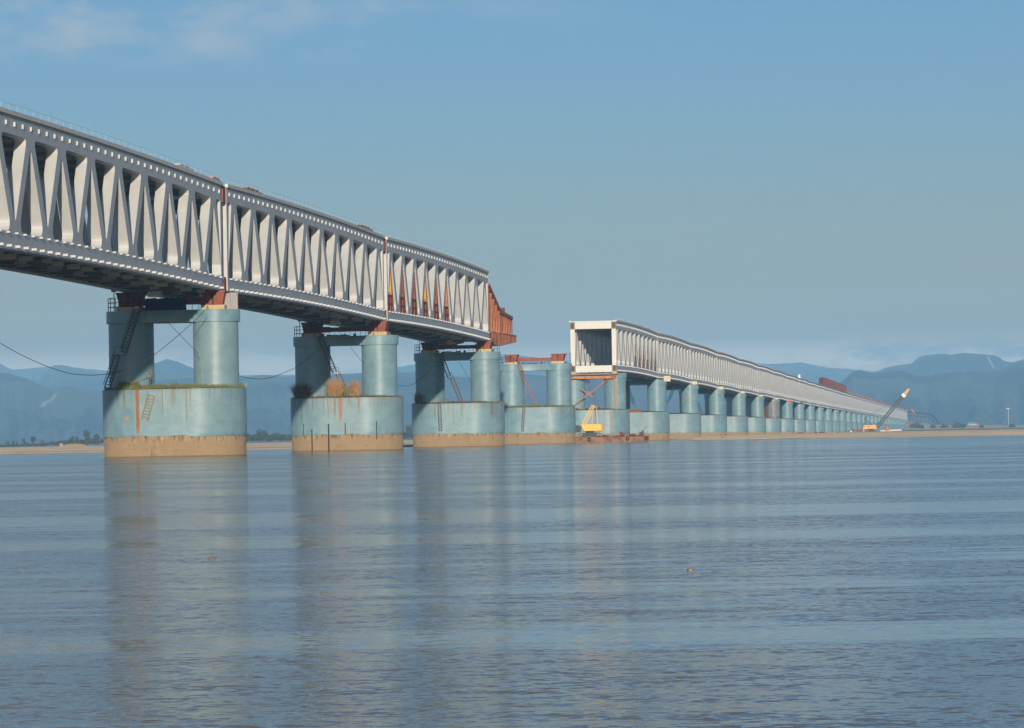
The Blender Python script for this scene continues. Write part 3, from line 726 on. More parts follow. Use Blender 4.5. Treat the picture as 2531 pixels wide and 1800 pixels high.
for n_ in range(0, 4):
    p = p0 if n_ == 0 else copy_tree(p0)
    p.location = pier_at(n_); p.rotation_euler = (0, 0, RZ); piers[n_] = p
    if n_:
        c_ = child(p, 'caisson'); c_.data = c_.data.copy(); c_.data.materials[0] = (C1, C2, CAISP)[n_ - 1]
for n_, t_ in ((0, 'nearest and largest blue twin-column pier with broad rust stripe on its caisson'), (1, 'second blue pier from the left, dry grass tufts on its caisson'),
               (2, 'third blue pier from the left, under the end of the near truss'), (3, 'blue pier without a span on it, under bare red pedestals')):
    tag(piers[n_], t_, 'bridge pier', PG)
fp = None
for n_ in range(4, NLAST + 1):
    if fp is None: fp = make_pier(7.6, 16.5, COLP, CAISP, 2.0); p = fp
    else: p = copy_tree(fp)
    dz = zspan(n_) - 0.42 - 16.5
    p.location = pier_at(n_) ; p.rotation_euler = (0, 0, RZ); piers[n_] = p
    for c_ in p.children:
        nm = c_.name.split('.')[0]
        if nm in ('pier_cap', 'column'): c_.location.z = dz
    if n_ == 5: c_ = child(p, 'caisson'); c_.data = c_.data.copy(); c_.data.materials[0] = C5
    tag(p, ('%s blue pier counted from the open white end portal' % ordinal(n_ - 3)) if n_ > 4 else 'blue pier under the open white portal, behind the scaffold', 'bridge pier', PG)
    if n_ < 16:
        for yy in (-CW / 2, CW / 2):
            m = MB(); m.box(-1.7, 1.9, yy - 0.6, yy + 0.5, 16.5 + dz - 0.01, 16.5 + dz + 0.30); m.box(-0.9, -0.2, yy - 0.35, yy + 0.3, 16.5 + dz + 0.3, 16.5 + dz + 0.45); m.build('bearing', PLINTH, p)

def plocal(n_, x, y, z):
    return piers[n_].matrix_basis @ Vector((x, y, z)) if False else BWp(n_, x, y, z)
def BWp(n_, x, y, z):
    q = pier_at(n_); v = q + dv * x + nv * y; return Vector((v.x, v.y, z))
# red pedestals, plinths and spreader beams on the first four piers
PEDW = {0: 'nearest pier', 1: 'second pier', 2: 'third pier', 3: 'pier without a span'}
for n_ in range(4):
    for side, yy in (('near', -CW / 2), ('far', CW / 2)):
        e = empty('steel_pedestal', BWp(n_, 0.3, yy, 16.5), RZ)
        top = (zspan(n_) - 16.5 - 0.06) if n_ < 3 else 2.05
        m = MB(); m.box(-1.9, 1.9, -1.35, 1.35, 0, 0.52); m.build('concrete_plinth', PLINTH, e, bevel=0.04)
        for (a, b_) in ((-1.32, -0.12), (0.12, 1.32)):
            m = MB(); w0 = 0.78
            lo_ = [(-1.6, a * w0, 0.52), (1.6, a * w0, 0.52), (1.6, b_ * w0, 0.52), (-1.6, b_ * w0, 0.52)]
            hi_ = [(-1.7, a, top - 0.22), (1.7, a, top - 0.22), (1.7, b_, top - 0.22), (-1.7, b_, top - 0.22)]
            m.vprism([lo_, hi_])
            m.box(-1.8, 1.8, a - 0.08, b_ + 0.08, top - 0.22, top)
            for q in (0.3, 0.7): yq = (a + (b_ - a) * q); m.box(-1.82, -1.6, yq * 0.9 - 0.04, yq * 0.9 + 0.04, 0.54, top - 0.24)
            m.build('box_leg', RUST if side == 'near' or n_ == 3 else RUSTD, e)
        m = MB(); m.box(-1.3, 1.3, -0.3, 0.3, 0.6, top - 0.5); m.build('gap_shade', BLACK, e)  # black block paints the shade in the gap between the legs
        tag(e, 'red steel pedestal on the %s column of the %s' % ('right' if side == 'near' else 'left', PEDW[n_]), 'pedestal', 'red steel pedestals on the pier caps')
    e = empty('tie_beam', BWp(n_, 0.2, 0, 17.05), RZ)
    m = MB(); m.box(-0.35, 0.35, -CW / 2 + 1.35, CW / 2 - 1.35, 0.12, 0.74)
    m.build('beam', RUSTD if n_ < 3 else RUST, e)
    m = MB(); m.box(-0.45, 0.45, -CW / 2 + 1.3, -CW / 2 + 1.7, 0.05, 0.85); m.box(-0.45, 0.45, CW / 2 - 1.7, CW / 2 - 1.3, 0.05, 0.85); m.build('end_plate', RUST, e)
    m = MB(); m.prism([(-0.5, 0.05), (0.5, 0.05), (0.5, 0.5), (-0.5, 0.85)], 2.2, 3.1); m.box(-0.5, 0.5, 0.0, 0.9, 0.1, 0.82); m.build('jack_box', RUST if n_ else ORANGE, e)
    tag(e, 'red steel beam linking the two pedestals of the %s' % PEDW[n_], 'beam', 'red tie beams on the pier caps')
    # platform railing
    e = empty('cap_railing', BWp(n_, 0, 0, 16.5), RZ); m = MB()
    pts = [(-1.6, CW / 2 - 0.6), (-2.3, CW / 2 + 0.9), (-1.6, CW / 2 + 2.0), (0, CW / 2 + 2.6), (1.6, CW / 2 + 2.1)]
    for (a, b_) in zip(pts, pts[1:]):
        for zz in (0.5, 1.0, 1.5): m.bar((*a, zz), (*b_, zz), 0.06)
    for a in pts: m.bar((*a, 0), (*a, 1.5), 0.08)
    m.build('left_rail', BLACK, e); m = MB()
    for k in range(10):
        y = -CW / 2 + 2.2 + k * 0.75
        m.bar((1.6, y, 0), (1.6, y, 1.0), 0.05)
    m.bar((1.6, -CW / 2 + 2, 1.0), (1.6, CW / 2 - 2, 1.0), 0.05)
    if n_ >= 2:
        for y in (-CW / 2 - 2.3, -CW / 2 - 1.7, -CW / 2 - 2.6): m.bar((0.6 + y * 0.1, y, 0), (0.6 + y * 0.1, y, 2.3), 0.07)
        for zz in (0.6, 1.2, 1.8): m.bar((0.2, -CW / 2 - 2.6, zz), (0.4, -CW / 2 - 1.6, zz), 0.06)
    m.build('rear_rail', BLACK, e)
    tag(e, 'thin black railing round the cap of the %s' % PEDW[n_], 'railing', 'railings on the pier caps')
    # small gear on the cap
    e = empty('hydraulic_jack', BWp(n_, -0.6, 1.0, 16.5), RZ); m = MB(); rr = random.Random(n_)
    for k in range(8): y = -1.6 + k * 0.42; h = 0.14 + 0.16 * rr.random(); m.box(-0.4, 0.3, y, y + 0.3, 0, h)
    m.build('body', BLACK if n_ else PLINTH, e, bevel=0.02); m = MB(); m.tube([(0, -2.4, 0.0), (0, -2.4, 0.35)], 0.2, 10); m.build('cylinder', BLACK, e)
    tag(e, 'low dark jacking gear in the middle of the cap of the %s' % PEDW[n_], 'jack', 'jacking gear on the pier caps')
for n_ in (0, 1, 2):
    e = empty('floodlight', BWp(n_, -1.9, CW / 2 + 1.5, 16.5), RZ)
    m = MB(); m.bar((0, 0, 0), (0, 0, 2.3), 0.09); m.build('pole', BLACK, e)
    m = MB(); m.box(-0.2, 0.2, -0.28, 0.28, 2.2, 2.75); m.build('lamp', BLACK, e, bevel=0.04)
    tag(e, 'small floodlight on a pole at the left end of the %s' % PEDW[n_], 'floodlight', 'floodlights on the pier caps')
# blue tarpaulin, clutter and netting on the first pier
m = MB(); pts = []; r1 = random.Random(3)
ring = []
ny = 16
for i in range(ny + 1):
    y = -2.0 + 4.45 * i / ny; zt = 1.50 - 0.20 * abs(math.sin(i * 1.3)) * r1.random()
    ring.append([(-0.85 - 0.15 * r1.random(), y, 0.02), (-0.65, y, 0.7 + 0.1 * r1.random()), (-0.25, y, zt), (0.3, y, zt - 0.05), (0.7, y, 0.6), (0.8, y, 0.02)])
m.vprism(ring)
o = m.build('tarpaulin', TARP, None, smooth=True); o.location = BWp(0, -0.3, 0.55, 16.5); o.rotation_euler = (0, 0, RZ)
tag(o, 'dark blue tarpaulin draped over the tie beam of the nearest pier', 'tarpaulin')
e = empty('netting_screen', BWp(0, 0.5, -CW / 2 - 1.75, 16.5), RZ)
m = MB(); m.box(-0.6, -0.55, -0.85, 0.0, 0, 1.9); m.box(-0.6, -0.55, 0.05, 0.85, 0.0, 1.85); m.build('mesh_panel', mat('grey_netting', (0.30, 0.32, 0.33), 0.9, 0, 0.4, 6), e)
m = MB()
for y in (-0.85, 0.02, 0.85): m.bar((-0.6, y, 0), (-0.6, y, 2.0), 0.07)
m.build('frame', BROWN, e)
tag(e, 'grey netting screen at the right end of the nearest pier cap', 'screen')
for n_ in (0, 1, 2):
    sidey = -CW / 2
    for k, (sy, sc_) in enumerate(((-0.2, 1),) ):
        e = empty('bottle', BWp(n_, -2.1, sidey + 0.5, 16.5), RZ); m = MB(); m.tube([(0, 0, 0), (0, 0, 0.3), (0, 0, 0.38)], [0.12, 0.12, 0.05], 8); m.build('body', mat('bright_green_plastic', (0.03, 0.30, 0.06), 0.4), e)
        m = MB(); m.tube([(0, 0, 0.38), (0, 0, 0.44)], 0.05, 8); m.build('cap', GREENP, e)
        tag(e, 'tiny green bottle by the right pedestal of the %s' % PEDW[n_], 'bottle', 'green bottles on the pier caps')
# white service box hung under the deck over the first three piers
for n_ in (0, 1, 2):
    e = empty('service_box', BWp(n_, -4.0, 1.2 - 0.35 * n_, 17.6), RZ)
    m = MB(); m.box(-0.9, 0.9, -0.65, 0.65, 0.35, 0.98); m.build('box', WHITE, e, bevel=0.03)
    m = MB()
    for y in (-0.5, 0.5): m.bar((0, y, 0.95), (0, y, 1.35), 0.08)
    m.build('hanger', UNDER, e)
    tag(e, 'white box hung under the deck above the %s' % PEDW[n_], 'box', 'white boxes under the deck')

# ------------------------------------------------------------------ ladders
def stair(n_, top_uv, bot_uv, label, m_, xoff=-3.0, kink=0.55, bulge=0.5):
    """ladder with handrails and a landing, between two points given in pier coordinates (y,z)"""
    e = empty('access_ladder', BWp(n_, xoff, 0, 0), RZ)
    (y0, z0), (y1, z1) = top_uv, bot_uv
    ym, zm = y0 + (y1 - y0) * kink, z0 + (z1 - z0) * kink; sg = 1 if y1 > y0 else -1
    seg = [((y0, z0), (ym - sg * bulge * 0.5, zm + 0.1)), ((ym + sg * bulge * 0.5, zm - 0.2), (y1, z1))]
    for (a, b_) in seg:
        L_ = math.hypot(b_[0] - a[0], b_[1] - a[1]); ux, uz = (b_[0] - a[0]) / L_, (b_[1] - a[1]) / L_
        px, pz = -uz * 0.30, ux * 0.30
        for s_ in (-1, 1):
            m = MB(); m.bar((0, a[0] + s_ * px, a[1] + s_ * pz), (0, b_[0] + s_ * px, b_[1] + s_ * pz), 0.13); m.build('side_rail', m_, e)
            m = MB(); m.bar((-0.5, a[0] + s_ * px * 1.0, a[1] + s_ * pz + 0.35), (-0.5, b_[0] + s_ * px, b_[1] + s_ * pz + 0.35), 0.07); m.build('handrail', m_, e)
        m = MB(); k = 0
        while k * 0.38 < L_:
            q = k * 0.38; cy_, cz_ = a[0] + ux * q, a[1] + uz * q; m.bar((0, cy_ - px, cz_ - pz), (0, cy_ + px, cz_ + pz), 0.08); k += 1
        m.build('rungs', m_, e)
    m = MB(); m.box(-0.6, 0.1, ym - bulge * 0.8, ym + bulge * 0.8, zm - 0.25, zm - 0.18)
    for y in (-bulge * 0.8, bulge * 0.8): m.bar((-0.6, ym + y, zm - 0.2), (-0.6, ym + y, zm + 0.8), 0.05)
    m.bar((-0.6, ym - bulge * 0.8, zm + 0.8), (-0.6, ym + bulge * 0.8, zm + 0.8), 0.05); m.build('landing', m_, e)
    tag(e, label, 'ladder', 'access ladders on the piers'); return e
stair(0, (3.35, 16.6), (7.0, 7.8), 'black ladder with landing on the left column of the nearest pier', BLACK, -3.4, 0.56, 0.7)
stair(1, (3.3, 16.4), (-0.4, 7.9), 'dark ladder hanging between the columns of the second pier', mat('brown_ladder', (0.10, 0.07, 0.06), 0.8), -2.6, 0.62, 0.5)
stair(2, (2.7, 16.4), (-0.9, 7.9), 'grey-brown ladder hanging between the columns of the third pier', MATS['brown_ladder'], -2.6, 0.5, 0.45)
stair(3, (3.0, 16.3), (-0.3, 7.9), 'reddish ladder between the columns of the pier without a span', mat('red_ladder', (0.26, 0.15, 0.13), 0.8), -2.6, 0.5, 0.45)
stair(4, (2.4, 15.9), (-0.6, 7.9), 'blue-grey ladder behind the orange scaffold', mat('blue_ladder', (0.12, 0.17, 0.22), 0.8), 2.6, 0.5, 0.4)
stair(5, (3.1, 15.9), (0.6, 7.9), 'blue-grey ladder under the second span beyond the gap', MATS['blue_ladder'], -2.6, 0.5, 0.35)
stair(6, (-0.6, 15.9), (3.2, 7.9), 'pale ladder leaning to the left under the third span beyond the gap', mat('pale_ladder', (0.35, 0.40, 0.42), 0.8), -2.6, 0.5, 0.5)
stair(7, (2.6, 15.9), (-0.1, 7.9), 'dark ladder under the fourth span beyond the gap', BLACK, -2.6, 0.5, 0.3)
def wall_ladder(n_, y0, z0, y1, z1, x, label, m_, w_=0.45):
    e = empty('wall_ladder', BWp(n_, x, 0, 0), RZ); L_ = math.hypot(y1 - y0, z1 - z0); ux, uz = (y1 - y0) / L_, (z1 - z0) / L_; px, pz = -uz * w_ / 2, ux * w_ / 2
    for s_ in (-1, 1): m = MB(); m.bar((0, y0 + s_ * px, z0 + s_ * pz), (0, y1 + s_ * px, z1 + s_ * pz), 0.11); m.build('side_rail', m_, e)
    m = MB(); k = 0
    while k * 0.36 < L_: q = k * 0.36; m.bar((0, y0 + ux * q - px, z0 + uz * q - pz), (0, y0 + ux * q + px, z0 + uz * q + pz), 0.09); k += 1
    m.build('rungs', m_, e); tag(e, label, 'ladder', 'ladders hung on the caissons')
wall_ladder(0, 1.55, 6.9, 2.35, 4.2, -5.42, 'short tilted yellowish ladder hung on the nearest caisson', mat('khaki_ladder', (0.22, 0.20, 0.10), 0.8), 0.75)
wall_ladder(2, 2.6, 7.6, 2.45, 2.8, -5.42, 'dark vertical ladder hung on the third caisson', BLACK, 0.5)
wall_ladder(3, 1.9, 7.6, 2.3, 2.6, -5.42, 'dark ladder hung on the caisson of the pier without a span', BLACK, 0.4)
wall_ladder(4, -4.3, 7.6, -4.3, 2.2, -5.3, 'pale ladder hung on the caisson below the scaffold post', mat('pale_rust_ladder', (0.35, 0.30, 0.25), 0.8), 0.5)
# thin pipes hanging on the second caisson
for i, (y, z0, z1, w_) in enumerate(((5.6, 2.2, 4.0, 0.08), (4.3, 0.2, 3.2, 0.16), (1.85, 0.05, 3.9, 0.2), (-0.55, 2.4, 4.0, 0.12), (-5.0, 1.6, 4.2, 0.12))):
    o = MB(); o.tube([(-0.02, y, z0), (0, y, z1)], w_ / 2, 8); xx = -5.42 if abs(y) < 2.85 else -math.sqrt(max(0, 5.4 ** 2 - (abs(y) - 2.85) ** 2))
    q = o.build('hanging_pipe', BLACK); q.location = BWp(1, xx, 0, 0); q.rotation_euler = (0, 0, RZ)
    tag(q, '%s dark pipe from the left hung on the second caisson' % ordinal(i + 1), 'pipe', 'dark pipes hung on the second caisson')

# ------------------------------------------------------------------ cables
def cable(name, a, b_, sag, label, r=0.06):
    pts = [a.lerp(b_, i / 24) - Vector((0, 0, sag * 4 * (i / 24) * (1 - i / 24))) for i in range(25)]
    m = MB(); m.tube([tuple(p) for p in pts], r, 5); tag(m.build(name, ROPE, None, smooth=True), label, 'cable', 'power cables slung under the bridge')
def cable_uv(pts, label, r=0.05):
    q = [at(u, v, Y) for u, v, Y in pts]; out_ = []
    for i in range(len(q) - 1):
        p0, p1, p2, p3 = q[max(i - 1, 0)], q[i], q[i + 1], q[min(i + 2, len(q) - 1)]
        for k in range(4):
            t_ = k / 4; out_.append(0.5 * ((2 * p1) + (p2 - p0) * t_ + (2 * p0 - 5 * p1 + 4 * p2 - p3) * t_ ** 2 + (3 * p1 - p0 - 3 * p2 + p3) * t_ ** 3))
    out_.append(q[-1]); m = MB(); m.tube([tuple(p) for p in out_], r, 5); tag(m.build('cable', ROPE, None, smooth=True), label, 'cable', 'power cables slung under the bridge')
Y0 = 441.5
cable_uv([(-160, 742, Y0 - 20), (0, 848, Y0 - 12), (92, 896, Y0 - 8), (160, 920, Y0 - 5), (205, 927, Y0 - 3), (262, 925, Y0 - 2), (320, 910, Y0 - 1), (373, 883, Y0), (430, 838, Y0 + 1), (472, 801, Y0 + 2), (506, 768, Y0 + 3)], 'thin cable sagging from the left edge past the nearest pier', 0.035)
cable_uv([(414, 796, 450), (472, 856, 447), (490, 874, 446)], 'thin straight cable crossing between the columns of the nearest pier', 0.03)
cable_uv([(575, 925, 455), (600, 932, 470), (637, 937, 500), (674, 932, 530), (728, 910, 560), (752, 893, 563), (782, 866, 565)], 'thin cable sagging between the nearest and second piers', 0.035)
cable_uv([(866, 858, 572), (880, 876, 572), (898, 898, 572)], 'thin straight cable between the columns of the second pier', 0.03)
cable_uv([(980, 952, 590), (1000, 954, 640), (1020, 950, 680), (1050, 926, 689), (1072, 903, 689)], 'thin cable sagging between the second and third piers', 0.035)
cable_uv([(1135, 896, 696), (1150, 920, 696), (1166, 950, 696)], 'thin straight cable between the columns of the third pier', 0.03)

# ------------------------------------------------------------------ vegetation on the caissons
def tuft(n_, x, y, hgt, rad, count, m_, label, lean=0.3, z=7.75):
    r1 = random.Random(hash((n_, round(y * 10))) & 255); m = MB(); e = empty('grass_tuft', BWp(n_, x, y, z), RZ)
    for k in range(int(count * 0.5)):
        a = r1.random() * 6.283; q = rad * 0.5 * math.sqrt(r1.random()); bx, by = q * 0.7 * math.cos(a), q * math.sin(a)
        sp_ = rad * 0.75 * r1.random() ** 1.3; ln = hgt * (0.3 + 0.75 * r1.random() ** 0.8) * (1 - 0.5 * (sp_ / rad) ** 1.5); a2 = a + 1.2 * (r1.random() - 0.5)
        tx, ty = bx + sp_ * math.cos(a2), by + sp_ * math.sin(a2) + lean * 0.25 * ln; wd = 0.010 + 0.018 * r1.random()
        mx_, my_, mz_ = bx + (tx - bx) * 0.35, by + (ty - by) * 0.35, ln * 0.6
        i = len(m.v)
        m.v += [(bx, by - wd, -0.1), (bx, by + wd, -0.1), (mx_, my_ + wd, mz_), (mx_, my_ - wd, mz_), (tx, ty, ln)]
        m.f += [(i, i + 1, i + 2, i + 3), (i + 3, i + 2, i + 4)]
    m.build('blades', m_, e)
    m = MB()
    for k in range(int(count * 0.25)):
        a = r1.random() * 6.283; q = rad * 0.5 * r1.random(); ln = hgt * 0.3 * r1.random() + 0.1; bx, by = q * math.cos(a), q * math.sin(a)
        i = len(m.v); m.v += [(bx, by - 0.05, 0), (bx, by + 0.05, 0), (bx * 1.3, by * 1.3, ln)]; m.f.append((i, i + 1, i + 2))
    m.build('base_leaves', GRASSM, e)
    return tag(e, label, 'grass tuft', 'grass tufts on the caissons')
tuft(1, -4.0, 5.9, 2.5, 1.9, 900, DRYD, 'dark brown grass clump at the left edge of the second caisson')
tuft(1, -4.0, 0.9, 3.0, 1.8, 1100, DRY, 'large orange dry grass tuft in the middle of the second caisson')
tuft(1, -4.0, -1.9, 2.7, 1.2, 700, DRY, 'narrower dry grass tuft beside the right column of the second caisson')
tuft(1, -3.6, -0.6, 2.0, 0.7, 160, GRASSM, 'thin dark green weeds between the two dry tufts')
tuft(2, -3.6, 6.4, 2.2, 1.1, 600, DRYD, 'brown grass clump at the left edge of the third caisson')
tuft(0, -4.4, 5.0, 1.1, 0.9, 420, GRASSM, 'green grass tuft at the foot of the black ladder')
tuft(0, -4.4, 3.5, 1.0, 0.8, 380, GRASSM, 'green grass tuft at the foot of the left column of the nearest pier')
tuft(0, -3.0, -0.7, 0.9, 0.6, 160, GRASSM, 'sparse green weeds near the right column of the nearest pier')
def grass_cover(n_, dens, hmax, m_, seed, label):
    r1 = random.Random(seed); m = MB()
    while len(m.f) < dens:
        y = (r1.random() * 2 - 1) * (CHALF + CRX); x = (r1.random() * 2 - 1) * CRX
        yy = max(0, abs(y) - CHALF)
        if x * x + yy * yy > (CRX - 0.15) ** 2: continue
        if min((x * x + (y - CW / 2) ** 2), (x * x + (y + CW / 2) ** 2)) < RC * RC: continue
        g = 0.5 + 0.5 * noise.noise(Vector((x * 0.6, y * 0.6, seed)))
        if r1.random() > g * 1.3: continue
        h = hmax * (0.25 + r1.random() * g) * 1.2; edge = min(1, (CRX - math.hypot(x, yy)) / 1.2); z = 7.6 + 0.16 * edge
        i = len(m.v); lx = 0.25 * (r1.random() - 0.5); m.v += [(x, y - 0.05, z), (x, y + 0.05, z), (x + 0.02, y + lx, z + h)]; m.f.append((i, i + 1, i + 2))
    o = m.build('grass', m_); o.location = BWp(n_, 0, 0, 0); o.rotation_euler = (0, 0, RZ); tag(o, label, kind='stuff')
grass_cover(0, 3800, 0.5, GRASSM, 1, 'short green grass on top of the nearest caisson')
grass_cover(1, 2200, 0.35, DRYD, 2, 'short brown grass on top of the second caisson')
grass_cover(2, 2600, 0.3, DRYD, 3, 'short brown grass on top of the third caisson')
grass_cover(3, 3200, 0.45, GRASSM, 4, 'green grass on the caisson of the pier without a span')
# ragged twigs and pieces along the deck edge and a marker on the first caisson
e = empty('marker_post', BWp(0, -4.2, 1.95, 7.7), RZ); m = MB(); m.tube([(0, 0, 0), (0, 0.05, 1.7)], 0.05, 6); m.build('post', BLACK, e); m = MB(); m.box(-0.05, 0.05, -0.1, 0.12, 1.3, 1.5); m.build('flag', BROWN, e)
tag(e, 'thin marker post standing on the rim of the nearest caisson', 'post')

# ------------------------------------------------------------------ scaffold and gear at the portal pier
def hw(n_, x, y, z): return tuple(BWp(n_, x, y, z))
e = empty('scaffold_frame', BWp(4, -3.6, 0, 0), RZ)
m = MB(); m.box(-0.25, 0.25, -CW / 2 - 0.35, CW / 2 + 1.6, 15.0, 15.55)
for k in range(12): y = -CW / 2 + k * 0.95; m.box(-0.32, 0.32, y, y + 0.1, 14.95, 15.6)
m.build('orange_beam', ORANGE, e)
m = MB(); m.box(-0.3, 0.3, -CW / 2 - 0.6, -CW / 2 + 0.5, 14.95, 15.7); m.build('corner_bracket', RUST, e)
m = MB(); m.bar((0, -CW / 2 - 0.35, 15.0), (-0.2, -CW / 2 - 0.55, 7.7), 0.45, 0.45); m.build('post', mat('pale_rust', (0.42, 0.22, 0.12), 0.8), e)
m = MB(); m.bar((0, -CW / 2 + 1.2, 14.9), (0, CW / 2 + 0.6, 8.2), 0.24); m.build('long_brace', BROWN, e)
m = MB(); m.bar((0.3, 3.0, 12.6), (0.3, -0.1, 10.7), 0.3); m.build('short_brace', BROWN, e)
m = MB(); m.bar((0, 1.4, 16.4), (0, CW / 2 + 0.9, 15.7), 0.25); m.build('sloping_tie', RUST, e)
m = MB(); m.box(-0.35, 0.35, -CW / 2 - 1.2, CW / 2 + 1.2, 15.95, 16.15); m.build('timber_platform', mat('weathered_timber', (0.30, 0.20, 0.12), 0.9), e)
tag(e, 'orange and rusty steel scaffold under the open white portal', 'scaffold')
e = empty('beige_cabin', BWp(5, -7.5, 5.55, 7.65), RZ)
m = MB(); m.box(-2.2, 1.2, -1.5, 1.5, 0.35, 1.75); m.build('body', mat('beige_panel', (0.56, 0.50, 0.36), 0.6), e, bevel=0.12)
m = MB(); m.box(-2.215, -2.2, -1.35, 0.2, 0.75, 1.35); m.build('window', DARK, e)
m = MB()
for y in (-1.2, 1.2): m.box(-2.0, 1.0, y - 0.15, y + 0.15, -0.1, 0.35)
m.build('skid', BLACK, e)
tag(e, 'beige box cabin on the caisson right of the scaffold', 'cabin')
e = empty('rusty_girder', BWp(5, -5.4, 2.4, 7.62), RZ)
m = MB(); m.box(-0.3, 0.3, -3.4, 3.2, 0.05, 0.12); m.box(-0.05, 0.05, -3.4, 3.2, 0.12, 0.62); m.box(-0.3, 0.3, -3.4, 3.2, 0.62, 0.7)
for k in range(7): m.box(-0.28, 0.28, -3.2 + k * 1.05, -3.14 + k * 1.05, 0.12, 0.62)
m.build('girder', RUST, e); tag(e, 'rusty steel girder lying across the caisson beyond the portal pier', 'girder')
e = empty('rubble_pile', BWp(4, -4.3, 1.0, 7.62), RZ); r1 = random.Random(9); m = MB()
for k in range(26): y = -4 + 7.6 * r1.random(); h = 0.12 + 0.5 * r1.random(); m.box(-0.5 * r1.random(), 0.5 * r1.random(), y, y + 0.2 + 0.4 * r1.random(), 0, h)
m.build('scrap', BLACK, e); m = MB()
for k in range(14): y = -4 + 7.6 * r1.random(); m.bar((0, y, 0.1), (0, y + 1.2 * (r1.random() - 0.5), 0.5 + 0.4 * r1.random()), 0.09)
m.build('rods', BROWN, e); tag(e, 'low heap of dark scrap and rods on the caisson under the scaffold', 'scrap heap')

# ------------------------------------------------------------------ barge with crawler crane
BY = 868.0; bb = at(1515, 1097, BY); bb.z = 0
barge = empty('barge', bb, R(-2)); tag(barge, 'low rusty flat barge moored before the portal pier', 'barge')
m = MB(); m.prism([(-9.6, -0.5), (7.2, -0.5), (7.9, 0.2), (7.9, 1.35), (-9.6, 1.35)], -3.5, 3.5); hull = m.build('hull', mat('barge_rust', (0.26, 0.15, 0.09), 0.8, 0, 0.5, 0.5, col2=(0.13, 0.07, 0.05)), barge)
m = MB(); m.box(-9.62, 7.95, -3.56, -3.4, 1.2, 1.38); m.box(-9.62, 7.95, 3.4, 3.56, 1.2, 1.38); m.build('gunwale', RUSTD, barge)
def tyre(loc, r, par, nm='tyre_fender'):
    m = MB(); rings = []
    k1, k2 = 18, 8
    for i in range(k1):
        a = 2 * math.pi * i / k1; i0 = len(m.v)
        for j in range(k2): b_ = 2 * math.pi * j / k2; q = r * 0.72 + r * 0.28 * math.cos(b_); m.v.append((q * math.cos(a), r * 0.28 * math.sin(b_), q * math.sin(a)))
    for i in range(k1):
        for j in range(k2): m.f.append((i * k2 + j, ((i + 1) % k1) * k2 + j, ((i + 1) % k1) * k2 + (j + 1) % k2, i * k2 + (j + 1) % k2))
    o = m.build(nm, RUBBER, par, smooth=True); o.location = loc; return o
for x in (-5.1, 3.2, 7.3): tyre((x, -3.75, 0.75), 0.42, barge)
r1 = random.Random(21)
for i, (x, w_, h, nm, lab, mm_) in enumerate(((2.0, 1.0, 0.75, 'winch', 'dark round winch on the barge deck left of its middle', RUSTD), (4.2, 0.5, 0.45, 'bollard', 'small rusty bollard on the barge deck', RUST), (6.2, 0.9, 1.15, 'pump_box', 'dark box with a bent pipe near the right end of the barge', RUSTD))):
    e = empty(nm, bb + Vector((x, -1.5, 1.352))); m = MB(); m.box(-w_ / 2, w_ / 2, -0.5, 0.5, 0, h * 0.7); m.build('base', BLACK if i != 1 else mm_, e, bevel=0.05)
    m = MB()
    if nm == 'winch': m.tube([(-0.2, -0.6, 0.6), (-0.2, 0.6, 0.6)], 0.4, 12); m.build('drum', mm_, e)
    elif nm == 'bollard': m.tube([(0, 0, 0), (0.1, 0, h * 1.3)], 0.14, 8); m.build('pin', mm_, e)
    else: m.box(0.0, w_ / 2, -0.52, 0.5, h * 0.7, h); m.build('lid', mm_, e); m = MB(); m.tube([(0.4, 0, h), (0.5, 0, h + 0.4), (0.9, 0, h + 0.7), (1.5, 0, h + 0.75)], 0.05, 6); m.build('pipe', DARK, e)
    tag(e, lab, 'deck gear')
e = empty('scrap_heap', bb + Vector((-3, -2.2, 1.352))); m = MB()
for k in range(40): x = -1 + 11 * r1.random(); m.box(x, x + 0.2 + 0.5 * r1.random(), -0.3, 0.3 * r1.random(), 0, 0.08 + 0.28 * r1.random() ** 2)
m.build('scrap', RUSTD, e); m = MB()
for k in range(7): x = 0.5 + 1.3 * k; m.bar((x, 0, 0.25), (x + 1.0, 0, 0.12), 0.05)
m.build('hose', BLACK, e); tag(e, 'low scatter of rusty scrap along the barge deck', 'scrap')

def crawler(loc, rz, name_label, s, boom=True):
    root = empty('crawler_crane', loc, rz); tag(root, name_label, 'crane')
    for y in (-1.4, 1.4):
        m = MB(); pl = []
        for k in range(9): a = math.pi / 2 + math.pi * k / 8; pl.append((-2.0 + 0.45 * math.cos(a), 0.5 + 0.45 * math.sin(a)))
        for k in range(9): a = -math.pi / 2 + math.pi * k / 8; pl.append((2.0 + 0.45 * math.cos(a), 0.5 + 0.45 * math.sin(a)))
        m.prism([(x * s, z * s) for x, z in pl], (y - 0.35) * s, (y + 0.35) * s)
        o = m.build('track', BLACK, root)
        for x in (-1.95, 1.95):
            m = MB(); m.tube([(x * s, (y - 0.42) * s, 0.5 * s), (x * s, (y + 0.42) * s, 0.5 * s)], 0.36 * s, 14); m.build('wheel', mat('muddy_steel', (0.24, 0.18, 0.12), 0.8), o)
    m = MB(); m.tube([(0, 0, 0.7 * s), (0, 0, 1.25 * s)], 0.9 * s, 16); m.box(-1.6 * s, 1.6 * s, -1.1 * s, 1.1 * s, 0.5 * s, 0.9 * s); m.build('turntable', BLACK, root)
    return root
